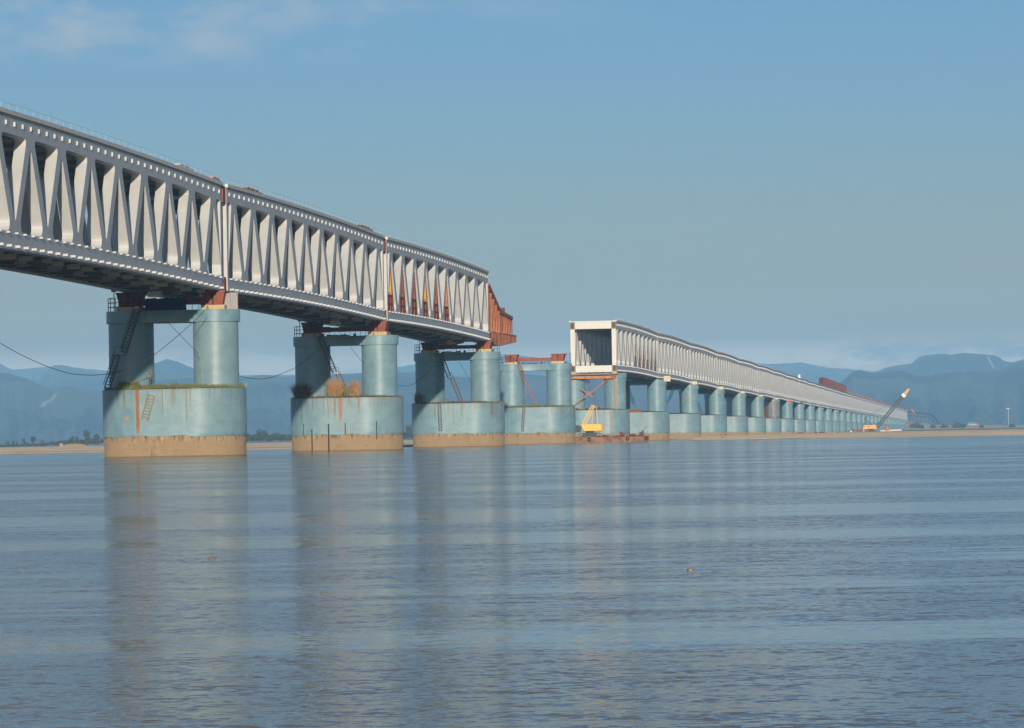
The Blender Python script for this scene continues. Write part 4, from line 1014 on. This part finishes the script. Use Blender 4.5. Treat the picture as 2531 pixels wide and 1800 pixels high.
# crane on the barge
cr = crawler(bb + Vector((-5.0, -1.0, 1.352)), R(178), 'yellow crawler crane with short lattice mast on the rusty barge', 0.95)
m = MB(); m.prism([(-2.6, 1.25), (1.2, 1.25), (1.9, 2.7), (-2.6, 2.7)], -1.3, 1.3); m.build('house', YELL, cr, bevel=0.05)
m = MB(); m.box(-3.05, -2.6, -1.2, 1.2, 1.1, 2.9); m.build('counterweight', mat('ochre', (0.50, 0.30, 0.10), 0.7), cr, bevel=0.05)
m = MB(); m.box(-2.6, 1.6, -1.34, 1.34, 1.12, 1.24); m.build('skirt', BLACK, cr)
def lattice(mb, a, b_, w0, w1, k, br=0.09, lr=0.05, ax=Vector((0, 1, 0))):
    a = Vector(a); b_ = Vector(b_); d = (b_ - a).normalized(); sy = ax.normalized(); sx = d.cross(sy).normalized()
    cs = []
    for i in range(k + 1):
        t_ = i / k; w_ = w0 + (w1 - w0) * t_; p = a.lerp(b_, t_)
        cs.append([p + sx * (w_ / 2 * u_) + sy * (w_ / 2 * v_) for u_, v_ in ((-1, -1), (1, -1), (1, 1), (-1, 1))])
    for j in range(4): mb.bar(cs[0][j], cs[-1][j], br)
    for i in range(k):
        for j in range(4):
            j2 = (j + 1) % 4; mb.bar(cs[i][j], cs[i + 1][j2] if i % 2 else cs[i + 1][j2], lr); mb.bar(cs[i][j2], cs[i][j], lr)
m = MB(); lattice(m, (1.4, 0, 2.4), (-0.9, 0, 6.8), 0.9, 0.6, 6, 0.12, 0.08); m.build('mast', YELL, cr)
m = MB(); m.bar((-0.9, -0.5, 6.8), (-0.5, -0.5, 2.7), 0.08); m.bar((-1.6, -0.5, 6.3), (-1.7, -0.5, 2.7), 0.08); m.bar((-0.8, -0.5, 6.8), (-1.6, -0.5, 6.3), 0.1); m.build('back_stay', YELL, cr)
m = MB(); m.tube([(-1.3, -0.6, 5.6), (-1.3, -0.6, 2.9)], 0.03, 5); m.build('hoist_rope', BLACK, cr)
m = MB(); lattice(m, (1.7, 0, 1.9), (13.5, 0, 4.4), 0.8, 0.6, 14, 0.1, 0.06); m.build('boom', DARK, cr)
m = MB(); m.box(1.9, 3.6, -1.25, 1.25, 1.0, 2.3); m.tube([(2.7, -1.4, 2.0), (2.7, 1.4, 2.0)], 0.5, 12); m.box(3.0, 4.4, -0.9, 0.9, 1.2, 2.6); m.build('winch_drums', BLACK, cr)
# crane on the sand
g = at(2153, 1069, 2400); g.z = land_h(2153, 2400)
c2 = crawler(g, R(-1), 'orange crawler crane with long raised lattice boom on the sand bank', 1.35)
m = MB(); m.box(-4.2, 1.2, -1.6, 1.6, 1.7, 4.0); m.prism([(1.2, 1.7), (3.2, 1.7), (3.2, 3.6), (2.2, 4.3), (1.2, 4.3)], -1.7, 1.7)
m.build('house', mat('orange_yellow_paint', (0.75, 0.33, 0.03), 0.5, 0, 0.1, 1), c2, bevel=0.1)
m = MB(); m.box(-1.9, -1.2, -1.65, -1.6, 2.6, 3.3); m.build('window', BLACK, c2)
m = MB(); m.box(-4.9, -4.2, -1.5, 1.5, 1.5, 3.6); m.build('counterweight', ORANGE, c2, bevel=0.1)
tip = at(2238, 972, 2400) - g; foot = Vector((3.6, 0, 2.6))
rot = Matrix.Rotation(R(1), 3, 'Z'); tip = rot @ tip
m = MB(); lattice(m, foot, foot.lerp(tip, 0.9), 1.7, 1.8, 14, 0.42, 0.2); m.build('boom', BLACK, c2)
m = MB(); lattice(m, foot.lerp(tip, 0.905), foot.lerp(tip, 0.965), 1.7, 1.7, 2, 0.7, 0.5); m.build('boom_section', WHITE, c2)
m = MB(); d_ = (tip - foot).normalized(); lattice(m, foot.lerp(tip, 0.97), foot.lerp(tip, 1.0) + d_ * 3.2, 1.3, 0.7, 3, 0.45, 0.3); m.build('boom_head', YELL, c2)
m = MB(); gp = Vector((-3.6, 0, 8.4)); m.bar((0.2, 0, 4.0), gp, 0.5); m.bar((-3.9, 0, 4.0), gp, 0.35); m.bar(gp, foot.lerp(tip, 0.9), 0.16); m.bar((1.0, 0, 4.1), foot.lerp(tip, 0.18), 0.25); m.build('gantry', BLACK, c2)
hk = foot.lerp(tip, 0.93); h1 = Vector((hk.x + 10.5, 0, hk.z - 18))
m = MB(); m.bar(hk, h1, 0.32); m.bar(hk + Vector((0, 0, -1)), h1 + Vector((-2.6, 0, -0.2)), 0.26); m.build('hoist_rope', DARK, c2)
m = MB(); mp_ = hk.lerp(h1, 0.45); m.bar(mp_, hk.lerp(h1, 0.60), 0.8, 0.8); m.build('hook_block', ORANGE, c2, bevel=0.1)

# ------------------------------------------------------------------ gear lying on the sand bank
def on_sand(u, Y): p = at(u, 1070, Y); p.z = land_h(u, Y); return p
e = empty('flat_container', on_sand(2093, 2300)); m = MB(); m.box(-1.7, 1.7, -1.2, 1.2, 0, 0.95); m.build('body', mat('slate_paint', (0.10, 0.11, 0.14), 0.6), e, bevel=0.05); m = MB(); m.box(2.0, 2.9, -1, 1, 0, 0.9); m.build('tank', WHITE, e, bevel=0.1)
tag(e, 'small slate-grey box with a white tank left of the orange crane', 'container')
e = empty('formwork_stack', on_sand(2119, 2300)); m = MB(); m.box(-3.3, 3.0, -1.2, 1.2, 1.1, 1.5)
for k in range(8): m.box(-3.2 + k * 0.85, -2.9 + k * 0.85, -1.1, 1.1, 0, 1.1)
m.build('rack', RUSTD, e); m = MB(); m.box(-2.9, 2.4, -0.4, 0.6, 0.1, 1.0); m.build('panels', mat('pinkish_rust', (0.33, 0.17, 0.14), 0.8), e); m = MB(); m.box(3.1, 3.9, -0.8, 0.8, 0, 3.2); m.build('tall_panel', mat('pale_orange', (0.55, 0.33, 0.2), 0.8), e)
tag(e, 'rust-red formwork rack beside the orange crane on the sand', 'formwork')
e = empty('piling_rig', on_sand(2192, 2350)); m = MB(); m.prism([(-1.4, 0), (1.8, 0), (1.0, 1.2), (0.1, 3.4), (-0.2, 3.4), (-0.6, 1.0)], -0.7, 0.7); m.build('body', ORANGE, e); m = MB(); m.bar((-0.1, 0, 1), (-0.3, 0, 4.6), 0.3); m.build('mast', RUST, e)
tag(e, 'small orange rig with a pointed mast on the sand', 'rig')
e = empty('white_pipe', on_sand(2213, 2300)); m = MB(); m.tube([(-3.6, 0, 0.5), (3.6, 0, 0.75)], 0.45, 12); m.build('pipe', WHITE, e, smooth=True); m = MB(); m.box(-3.0, -2.6, -0.5, 0.5, 0, 0.3); m.box(2.6, 3.0, -0.5, 0.5, 0, 0.4); m.build('rest', BARK, e)
tag(e, 'long white pipe lying on the sand right of the orange rig', 'pipe')
e = empty('white_pipe', on_sand(2183, 2320)); m = MB(); m.tube([(-1.7, 0, 0.4), (1.3, 0, 0.45)], 0.38, 12); m.build('pipe', WHITE, e, smooth=True); m = MB(); m.box(-1.2, -0.9, -0.4, 0.4, 0, 0.3); m.build('rest', BARK, e)
tag(e, 'short white pipe lying on the sand left of the orange rig', 'pipe')
def lump(u, Y, w_, h_, name, label, cat, m_, grp=None, z=None, seed=0, v=None):
    p = at(u, 1070, Y); p.z = (land_h(u, Y) if z is None else z); r1 = random.Random(seed); m = MB()
    for k in range(5):
        cx_ = (r1.random() - 0.5) * w_ * 0.6; ww = w_ * (0.25 + 0.25 * r1.random()); hh = h_ * (0.5 + 0.5 * r1.random()); rings = []
        for q, zz in ((1, -0.3), (0.9, 0.25), (0.6, 0.7), (0.2, 1.0)):
            rings.append([(cx_ + ww * q * math.cos(a * 0.7854 + k) * (0.8 + 0.4 * r1.random()), ww * 0.6 * q * math.sin(a * 0.7854 + k), hh * zz) for a in range(8)])
        m.vprism(rings)
    o = m.build(name, m_, None); o.location = p; tag(o, label, cat, grp); return o
DEB = 'dark debris on the sand bank'
for i, (u, Y, w_, h_) in enumerate(((1979, 1650, 2.2, 0.5), (2003, 1650, 1.0, 0.4), (2016, 1640, 1.1, 0.5), (2030, 1650, 2.4, 0.7), (2069, 1700, 0.8, 0.4))):
    lump(u, Y, w_, h_, 'debris', '%s dark lump from the left along the top of the sand bank' % ordinal(i + 1), 'debris', RUSTD, DEB, seed=i)
for i, (u, v, w_, h_, lab) in enumerate(((1870, 1089, 1.2, 0.22, 'brown debris heap awash off the sand bank'), (1906, 1088, 0.9, 0.22, 'smaller brown debris awash, right of the larger heap'), (1786, 1085.5, 0.7, 0.25, 'small dark clump on the sand lip'))):
    p = ground(u, v + 0.6); lump(u, p.y, w_, h_, 'debris', lab, 'debris', BROWN, None, 0.0 if v > 1086 else None, seed=40 + i)

# rust piece boxes beside the far piers, scaffold net on pier eleven
e = empty('pier_scaffold', BWp(10, -2.9, -CW / 2, 7.6), RZ); m = MB()
for y in (-2.7, -1.6, -0.5, 0.5, 1.6, 2.7, 3.6): m.bar((-0.3 + abs(y) * 0.15, y, 0), (-0.3 + abs(y) * 0.15, y, 7.2), 0.12)
m.build('standards', BROWN, e); m = MB()
for z in (0.9, 2.1, 3.3, 4.5, 5.7, 6.9): m.bar((-0.3, -2.7, z), (-0.3, 3.6, z), 0.12)
m.build('ledgers', BROWN, e); tag(e, 'brown tube scaffold grid round a single far column', 'scaffold')
for i, (n_, lab, m_) in enumerate(((11, 'bright red box at the top of a far pier', REDP), (12, 'dark box at the top of the pier after the red box', BLACK))):
    e = empty('bearing_box', BWp(n_, -2.0, -CW / 2 - 1.0, zspan(n_) - 0.4), RZ); m = MB(); m.box(-0.6, 0.6, -1.0, 1.0, 0, 1.2 - 0.4 * i); m.build('box', m_, e, bevel=0.08); m = MB(); m.box(-0.7, 0.7, -1.1, 1.1, -0.12, 0); m.build('base', BROWN, e)
    tag(e, lab, 'box')
for i, n_ in enumerate((6, 7, 8, 9, 10)):
    e = empty('bearing_cover', BWp(n_, 3.0, -CW / 2 - 1.2, zspan(n_) - 0.45), RZ); m = MB(); m.box(-0.8, 0.8, -1.0, 0.9, 0.15, 1.15 - 0.1 * i); m.build('cover', mat('cream_cover', (0.60, 0.54, 0.40), 0.8), e, bevel=0.1); m = MB(); m.box(-0.9, 0.9, -1.0, 0.9, 0, 0.15); m.build('base', BROWN, e)
    tag(e, 'cream bearing cover at the top of the %s pier from the open portal' % ordinal(n_ - 3), 'cover', 'cream covers at the pier tops')
e = empty('canvas_screen', BWp(5, -2.0, -CW / 2 - 3.0, 16.6), RZ); m = MB(); m.box(-0.1, 0.1, -0.9, 0.9, -0.9, 0.6); m.build('canvas', MATS['cream_cover'], e, bevel=0.03); m = MB(); m.bar((0, 0.9, -0.9), (0, 0.9, 0.8), 0.08); m.bar((0, -0.9, -0.9), (0, -0.9, 0.8), 0.08); m.build('frame', BROWN, e)
tag(e, 'cream canvas sheet hung beside the second pier from the open portal', 'screen')

# ------------------------------------------------------------------ formwork and rebar on the deck
def deckz(n_): return zspan(n_) + H + 0.28 + camber((n_ % 1) * 125)
n0_, n1_ = 14.5, 17.8
e = empty('edge_formwork', BW(SP * n0_, 0, deckz(n0_)), RZ); e.rotation_euler = (0, -math.atan2(deckz(n1_) - deckz(n0_), (n1_ - n0_) * SP), RZ)
Lf = (n1_ - n0_) * SP
m = MB(); m.prism([(0, 0.1), (Lf, 0.1), (Lf - 12, 4.6), (6, 4.6)], -0.2, 2.6); m.build('shutter', RUSTD, e)
m = MB()
for k in range(28): x = 4 + k * (Lf - 16) / 27; m.box(x, x + 0.8, -0.5, -0.2, 0.2, 4.4)
for z in (1.2, 2.8, 4.3): m.box(4, Lf - 12, -0.42, -0.2, z, z + 0.25)
m.build('walers', RUST, e); tag(e, 'long dark red formwork block standing on the far deck', 'formwork')
for i, n_ in enumerate(range(17, NLAST)):
    r1 = random.Random(n_); m = MB(); o = None; s_a, s_b = (100 if n_ == 17 else 1), 124
    k = 0; x = s_a
    while x < s_b: h = 0.5 + 0.9 * r1.random(); m.bar((x, -0.1, 0.1), (x + 1.5 * r1.random(), -0.1, h), 0.25); x += 2.4
    m.box(s_a, s_b, -0.15, 0.1, 0.3, 0.75)
    o = m.build('rebar_fence', BROWN); o.location = BW(SP * n_, 0, zspan(n_) + H + 0.42); o.rotation_euler = (0, -math.atan2(zspan(n_ + 1) - zspan(n_), SP), RZ)
    tag(o, 'rusty reinforcement along the deck edge, %s length beyond the red formwork' % ordinal(i + 1), 'rebar', 'lengths of rusty reinforcement on the far deck')
for i, (s_, w_, m_, lab) in enumerate(((4 * SP + 70, 14, BROWN, 'low brown timber pile on the deck of the portal span'), (4 * SP + 100, 9, BROWN, 'second low brown timber pile farther along the portal span'), (5 * SP + 8, 6, CONC, 'grey pile on the deck just past the first far joint'), (0 * SP - 24, 9, CONC, 'pale low pile on the deck before the first red joint'), (0 * SP - 4, 5, mat('pinkish_sheet', (0.5, 0.3, 0.24), 0.9), 'pinkish sheet on the deck at the first red joint'), (1 * SP - 22, 14, BROWN, 'low brown timber pile on the deck before the second red joint'), (0 * SP + 16, 12, BROWN, 'low tan timber pile just after the first red joint'), (12.2 * SP, 5, WHITE, 'small white tank on the far deck'))):
    e = empty('deck_pile', BW(s_, 0.3, deckz(s_ / SP) + 0.12 + (0.2 if s_ > 0 and s_ < 375 or s_ < 0 else 0)), RZ); m = MB(); r1 = random.Random(i + 70); hh = 1.9 if m_ is WHITE else 0.4
    m.box(0, w_, 0.2, 1.3, 0, hh * 0.6); m.build('lower_layer', m_, e, bevel=0.03); m = MB(); m.box(w_ * 0.2, w_ * 0.8, 0.25, 1.2, hh * 0.6, hh); m.build('upper_layer', m_, e, bevel=0.03); tag(e, lab, 'pile')

# ------------------------------------------------------------------ dark approach truss, bund details
AY = 5100
def A(u, v, Y=AY): return at(u, v, Y)
ap = empty('approach_truss'); tag(ap, 'dark blue curved steel truss beyond the end of the bridge', 'approach truss')
topc = [(2238, 1018), (2262, 1020), (2285, 1022), (2304, 1026), (2312, 1034), (2320, 1050)]
botc = [(2240, 1027), (2262, 1029), (2285, 1031), (2300, 1034), (2308, 1042), (2313, 1051)]
for q, dy in ((0, 0), (1, 14)):
    m = MB(); m.tube([tuple(A(u, v, AY + dy)) for u, v in topc], 1.0, 6); m.build('top_chord', BLACK, ap)
    m = MB(); m.tube([tuple(A(u, v, AY + dy)) for u, v in botc], 0.65, 6); m.build('lower_chord', BLACK, ap)
m = MB()
for k in range(11):
    u = 2243 + k * 6; a = A(u, interp(u, topc)); b_ = A(u + (3 if k % 2 else -3), interp(u, botc)); m.bar(a, b_, 0.6); m.bar(A(u, interp(u, topc)), A(u + 6, interp(u + 6, botc)), 0.5)
m.build('web_bars', DARK, ap)
m = MB()
for k in range(6): u = 2254 + k * 9; m.bar(A(u, interp(u, botc)), A(u, 1043 + k), 1.3, 1.3)
m.build('posts', DARK, ap)
m = MB(); m.bar(A(2238, 1041), A(2318, 1052), 0.9, 0.6); m.build('base_girder', mat('grey_girder', (0.2, 0.19, 0.18), 0.8), ap)
BYD = 4880
def bz(u, v, Y=BYD): return at(u, v, Y)
e = empty('site_hut', bz(2402, 1053)); m = MB(); m.box(-4.6, 4.6, -3, 3, 0.2, 2.6); m.build('wall', mat('hut_wall', (0.40, 0.37, 0.27), 0.8), e)
m = MB(); m.prism([(-5.2, 2.6), (5.2, 2.6), (4.8, 4.6), (-5.0, 4.6)], -3.4, 3.4); m.build('roof', GREENP, e)
m = MB()
for x in (-4.2, -1.4, 1.4): m.box(x, x + 0.7, -2.6, -2.2, -1.6, 0.2)
m.build('stilts', DARK, e); tag(e, 'green-roofed site hut on the bund', 'hut')
e = empty('parked_truck', bz(2414, 1052.5)); m = MB(); m.box(-2.4, 1.4, -1.2, 1.2, 0.8, 2.7); m.build('body', REDP, e, bevel=0.1); m = MB(); m.box(1.4, 2.7, -1.1, 1.1, 0.8, 2.2); m.build('cab', REDP, e, bevel=0.1); m = MB()
for x in (-1.6, 1.7): m.tube([(x, -1.25, 0.5), (x, 1.25, 0.5)], 0.5, 12)
m.build('wheels', RUBBER, e); tag(e, 'red truck parked beside the green-roofed hut', 'truck')
e = empty('light_mast', bz(2493, 1052)); m = MB(); m.bar((0, 0, -1), (0, 0, 20), 0.4); m.build('mast', mat('pale_mast', (0.55, 0.55, 0.55), 0.7), e); m = MB(); m.box(-2.6, 1.6, -0.6, 0.6, 20, 21.2); m.build('lamp_head', mat('pinkish_head', (0.65, 0.42, 0.40), 0.7), e)
tag(e, 'tall thin pale mast on the bund at the right', 'mast')
FG = 'dark fence lengths on the bund crest'
for i, (u0, u1, m_) in enumerate(((2356, 2388, DARK), (2440, 2456, RUSTD), (2480, 2497, RUSTD))):
    a, b_ = bz(u0, 1051.5), bz(u1, 1052.0); e = empty('crest_fence', a); m = MB(); d_ = b_ - a; m.bar((0, 0, 0.5), tuple(d_ + Vector((0, 0, 0.5))), 0.3, 1.4); m.build('panel', m_, e); m = MB()
    for k in range(6): q = d_ * (k / 5); m.bar(tuple(q + Vector((0, 0, -1))), tuple(q + Vector((0, 0, 1.6))), 0.3)
    m.build('posts', DARK, e); tag(e, '%s dark fence length from the left on the bund crest' % ordinal(i + 1), 'fence', FG)

# ------------------------------------------------------------------ trees and bushes
def crown(m, c, r, k, r1, leaf, flat=0.8):
    lobes = []
    for i in range(max(3, k // 60)):
        a = r1.random() * 6.283; q = r * 0.55 * math.sqrt(r1.random()); lobes.append((Vector((q * math.cos(a), q * math.sin(a), (r1.random() - 0.35) * r * flat)), r * (0.35 + 0.3 * r1.random())))
    for i in range(k):
        lc, lr = r1.choice(lobes); d = Vector((r1.gauss(0, 1), r1.gauss(0, 1), r1.gauss(0, 1))).normalized() * lr * (0.7 + 0.35 * r1.random())
        p = Vector(c) + lc + d; u_ = Vector((r1.gauss(0, 1), r1.gauss(0, 1), r1.gauss(0, 1))).normalized(); v_ = u_.cross(d.normalized() + Vector((0.01, 0, 0))).normalized(); s_ = leaf * (0.6 + 0.8 * r1.random())
        j = len(m.v); m.v += [tuple(p + u_ * s_), tuple(p + v_ * s_ * 0.8), tuple(p - u_ * s_), tuple(p - v_ * s_ * 0.8)]; m.f.append((j, j + 1, j + 2, j + 3))
def tree(u, Y, hgt, wid, seed, label, z=None):
    r1 = random.Random(seed); p = at(u, 1070, Y); p.z = land_h(u, Y) if z is None else z; e = empty('tree', p)
    m = MB(); m.tube([(0, 0, -0.3), (0.1, 0, hgt * 0.35), (0.3 * r1.random(), 0.1, hgt * 0.8)], [hgt * 0.035, hgt * 0.025, hgt * 0.01], 7)
    for k in range(4): a = r1.random() * 6.283; m.tube([(0.1, 0, hgt * 0.35), (wid * 0.3 * math.cos(a), wid * 0.3 * math.sin(a), hgt * 0.65)], [hgt * 0.018, hgt * 0.008], 5)
    m.build('trunk', BARK, e)
    m = MB(); crown(m, (0, 0, hgt * 0.66), wid * 0.5, 420, r1, hgt * 0.045, hgt * 0.55 / (wid * 0.5)); m.build('crown', LEAF, e)
    tag(e, label, 'tree', 'trees on the far left bank'); return e
TY = 2900
tl = [(18, 5.5, 6, 'low round tree near the left edge of the far bank'), (33, 6, 5, 'small pointed tree second from the left edge'), (42, 5, 4, 'small bush-like tree third from the left edge'), (59, 8, 7, 'rounded tree fourth from the left edge'), (83, 11, 9, 'tall broad tree left of the low wood'),
      (104, 6, 6, 'low tree right after the tall broad tree'), (176, 10.5, 7, 'flat-topped slender tree above the wood'), (189, 9, 8, 'broad tree beside the flat-topped slender tree'), (214, 14.5, 9.5, 'tallest tree on the far bank, left of the nearest pier'), (238, 11, 9, 'dense tree beside the left edge of the nearest caisson'),
      (612, 10, 8, 'first tree right of the nearest caisson'), (640, 13, 10, 'broad tree near the middle of the wood between piers'), (655, 12.5, 10, 'tree on the top of the wood between piers'), (1012, 14, 11, 'dense tree seen left of the third caisson')]
for i, (u, h, w_, lab) in enumerate(tl): tree(u, TY + (i * 37) % 140, h * 0.67, w_ * 0.67, 100 + i, lab)
def wood(u0, u1, Y, hs, label, seed):
    r1 = random.Random(seed); m = MB(); u = u0
    while u < u1:
        h = 0.67 * interp(u, hs) * (0.75 + 0.4 * r1.random()); yy = Y + 160 * (r1.random() - 0.5); p = at(u, 1070, yy); p.z = 1.0
        crown(m, (p.x, p.y, p.z + h * 0.5), h * 0.5, 240, r1, 0.45, 0.75); u += 4.2 * r1.random() + 1.5
    tag(m.build('wood', LEAF), label, kind='stuff')
wood(-60, 250, TY + 200, [(0, 3), (60, 3.5), (110, 4), (150, 7), (250, 8)], 'dark far-off wood behind the left sand bank', 1)
wood(600, 735, TY + 200, [(600, 8), (650, 11), (735, 9)], 'dark far-off wood between the first two piers', 2)
wood(990, 1030, TY + 200, [(990, 9), (1030, 13)], 'dark far-off wood left of the third caisson', 3)
wood(1100, 1700, TY + 400, [(1100, 6), (1700, 5)], 'dark far-off wood glimpsed between the piers', 4)
e = empty('dry_reed_bed', on_sand(183, 2300)); m = MB(); r1 = random.Random(5)
for k in range(900): x = -6.5 + 13 * r1.random(); h = (1.6 * (1 - (x / 7.5) ** 2)) * (0.5 + 0.6 * r1.random()); y = 2 * r1.random(); j = len(m.v); m.v += [(x - 0.1, y, 0), (x + 0.1, y, 0), (x + 0.3 * (r1.random() - 0.5), y, h + 0.2)]; m.f.append((j, j + 1, j + 2))
m.build('reeds', mat('yellow_reed', (0.33, 0.24, 0.09), 0.9), e); m = MB(); m.box(-8.5, -6.5, 0, 1, 0, 1.6); m.build('earth_block', mat('pink_earth', (0.4, 0.27, 0.2), 0.9), e); tag(e, 'yellow reed bed with a pink earth bank before the far-left trees', 'reeds')
BG = 'bushes along the foot of the bund'
for i, (u, Y, w_, h_) in enumerate(((2262, 4690, 16, 7), (2276, 4680, 10, 4.5), (2303, 4700, 9, 3.5), (2335, 4700, 10, 3), (2364, 4690, 17, 5.5), (2378, 4690, 10, 4), (2504, 4690, 9, 3), (2427, 4690, 8, 2.4))):
    r1 = random.Random(300 + i); e = empty('bush', on_sand(u, Y)); m = MB()
    crown(m, (0, 0, h_ * 0.35), w_ * 0.5, 360, r1, 0.8, h_ / w_); m.build('foliage', LEAF, e); m = MB(); m.tube([(0, 0, -0.5), (0, 0, h_ * 0.5)], 0.2, 6); m.build('stem', BARK, e)
    tag(e, '%s green bush from the left along the foot of the bund' % ordinal(i + 1), 'bush', BG)

# ------------------------------------------------------------------ floating foam and twigs
fl = [(525, 1381, 28), (1707, 1409, 24), (53, 1390, 10), (904, 1157, 8), (1122, 1160, 8), (896, 1178, 7), (290, 1197, 9), (256, 1214, 8), (295, 1217, 5), (130, 1228, 5), (642, 1244, 5), (407, 1269, 5), (891, 1213, 6), (1146, 1164, 8), (1813, 1208, 9), (1732, 1137, 8), (1828, 1139, 5), (2101, 1139, 7), (2206, 1188, 5), (2257, 1125, 7), (1430, 1198, 7), (1625, 1171, 9), (1555, 1178, 6), (1789, 1259, 6), (1366, 1171, 8), (195, 1163, 4), (1114, 1244, 5), (1098, 1168, 6), (573, 1195, 5), (1334, 1298, 5), (2301, 1134, 9), (2340, 1129, 5), (2405, 1157, 5), (700, 1126, 5), (1341, 1147, 5)]
FGp = 'tan foam flecks floating on the river'
for i, (u, v, w_) in enumerate(fl):
    p = ground(u, v); px = p.y / F; ww = w_ * px * 0.75; m = MB(); r1 = random.Random(500 + i); rings = []
    k = 12; rad = [0.5 * ww * (0.8 + 0.35 * r1.random()) for _ in range(k)]; hh = min(0.03, 0.07 * ww + 0.004) * (2.0 if i == 1 else 1)
    for q, z in ((1.0, -0.01), (0.96, hh * 0.4), (0.7, hh * 0.85), (0.25, hh)): rings.append([(rad[j] * q * math.cos(6.283 * j / k), rad[j] * 2.2 * q * math.sin(6.283 * j / k), z) for j in range(k)])
    m.vprism(rings); o = m.build('foam_fleck', FOAM, None, smooth=True); o.location = (p.x, p.y, 0.0)
    lab = {0: 'long tan foam fleck on the water below the second truss joint, largest on the left', 1: 'largest tan foam lump in the right half of the river', 2: 'tan foam fleck near the left edge of the river'}.get(i)
    rank_ = sorted(range(len(fl)), key=lambda q: fl[q][0]).index(i) + 1
    tag(o, lab or 'tiny tan foam fleck on the river, %s fleck counted from the left edge' % ordinal(rank_), 'foam', FGp)

# ------------------------------------------------------------------ haze
hz = bpy.data.materials.new('haze_air'); hz.use_nodes = True; t = hz.node_tree
for q in list(t.nodes): t.nodes.remove(q)
o_ = t.nodes.new('ShaderNodeOutputMaterial'); pv = t.nodes.new('ShaderNodeVolumePrincipled')
pv.inputs['Color'].default_value = (0.225, 0.48, 0.80, 1); pv.inputs['Density'].default_value = 0.00008; pv.inputs['Anisotropy'].default_value = -0.3
t.links.new(pv.outputs[0], o_.inputs['Volume'])
m = MB(); m.box(-9000, 9000, -1200, 17600, -8, 345)
o = m.build('haze', hz); tag(o, 'thin blue morning haze over the whole river', kind='stuff')
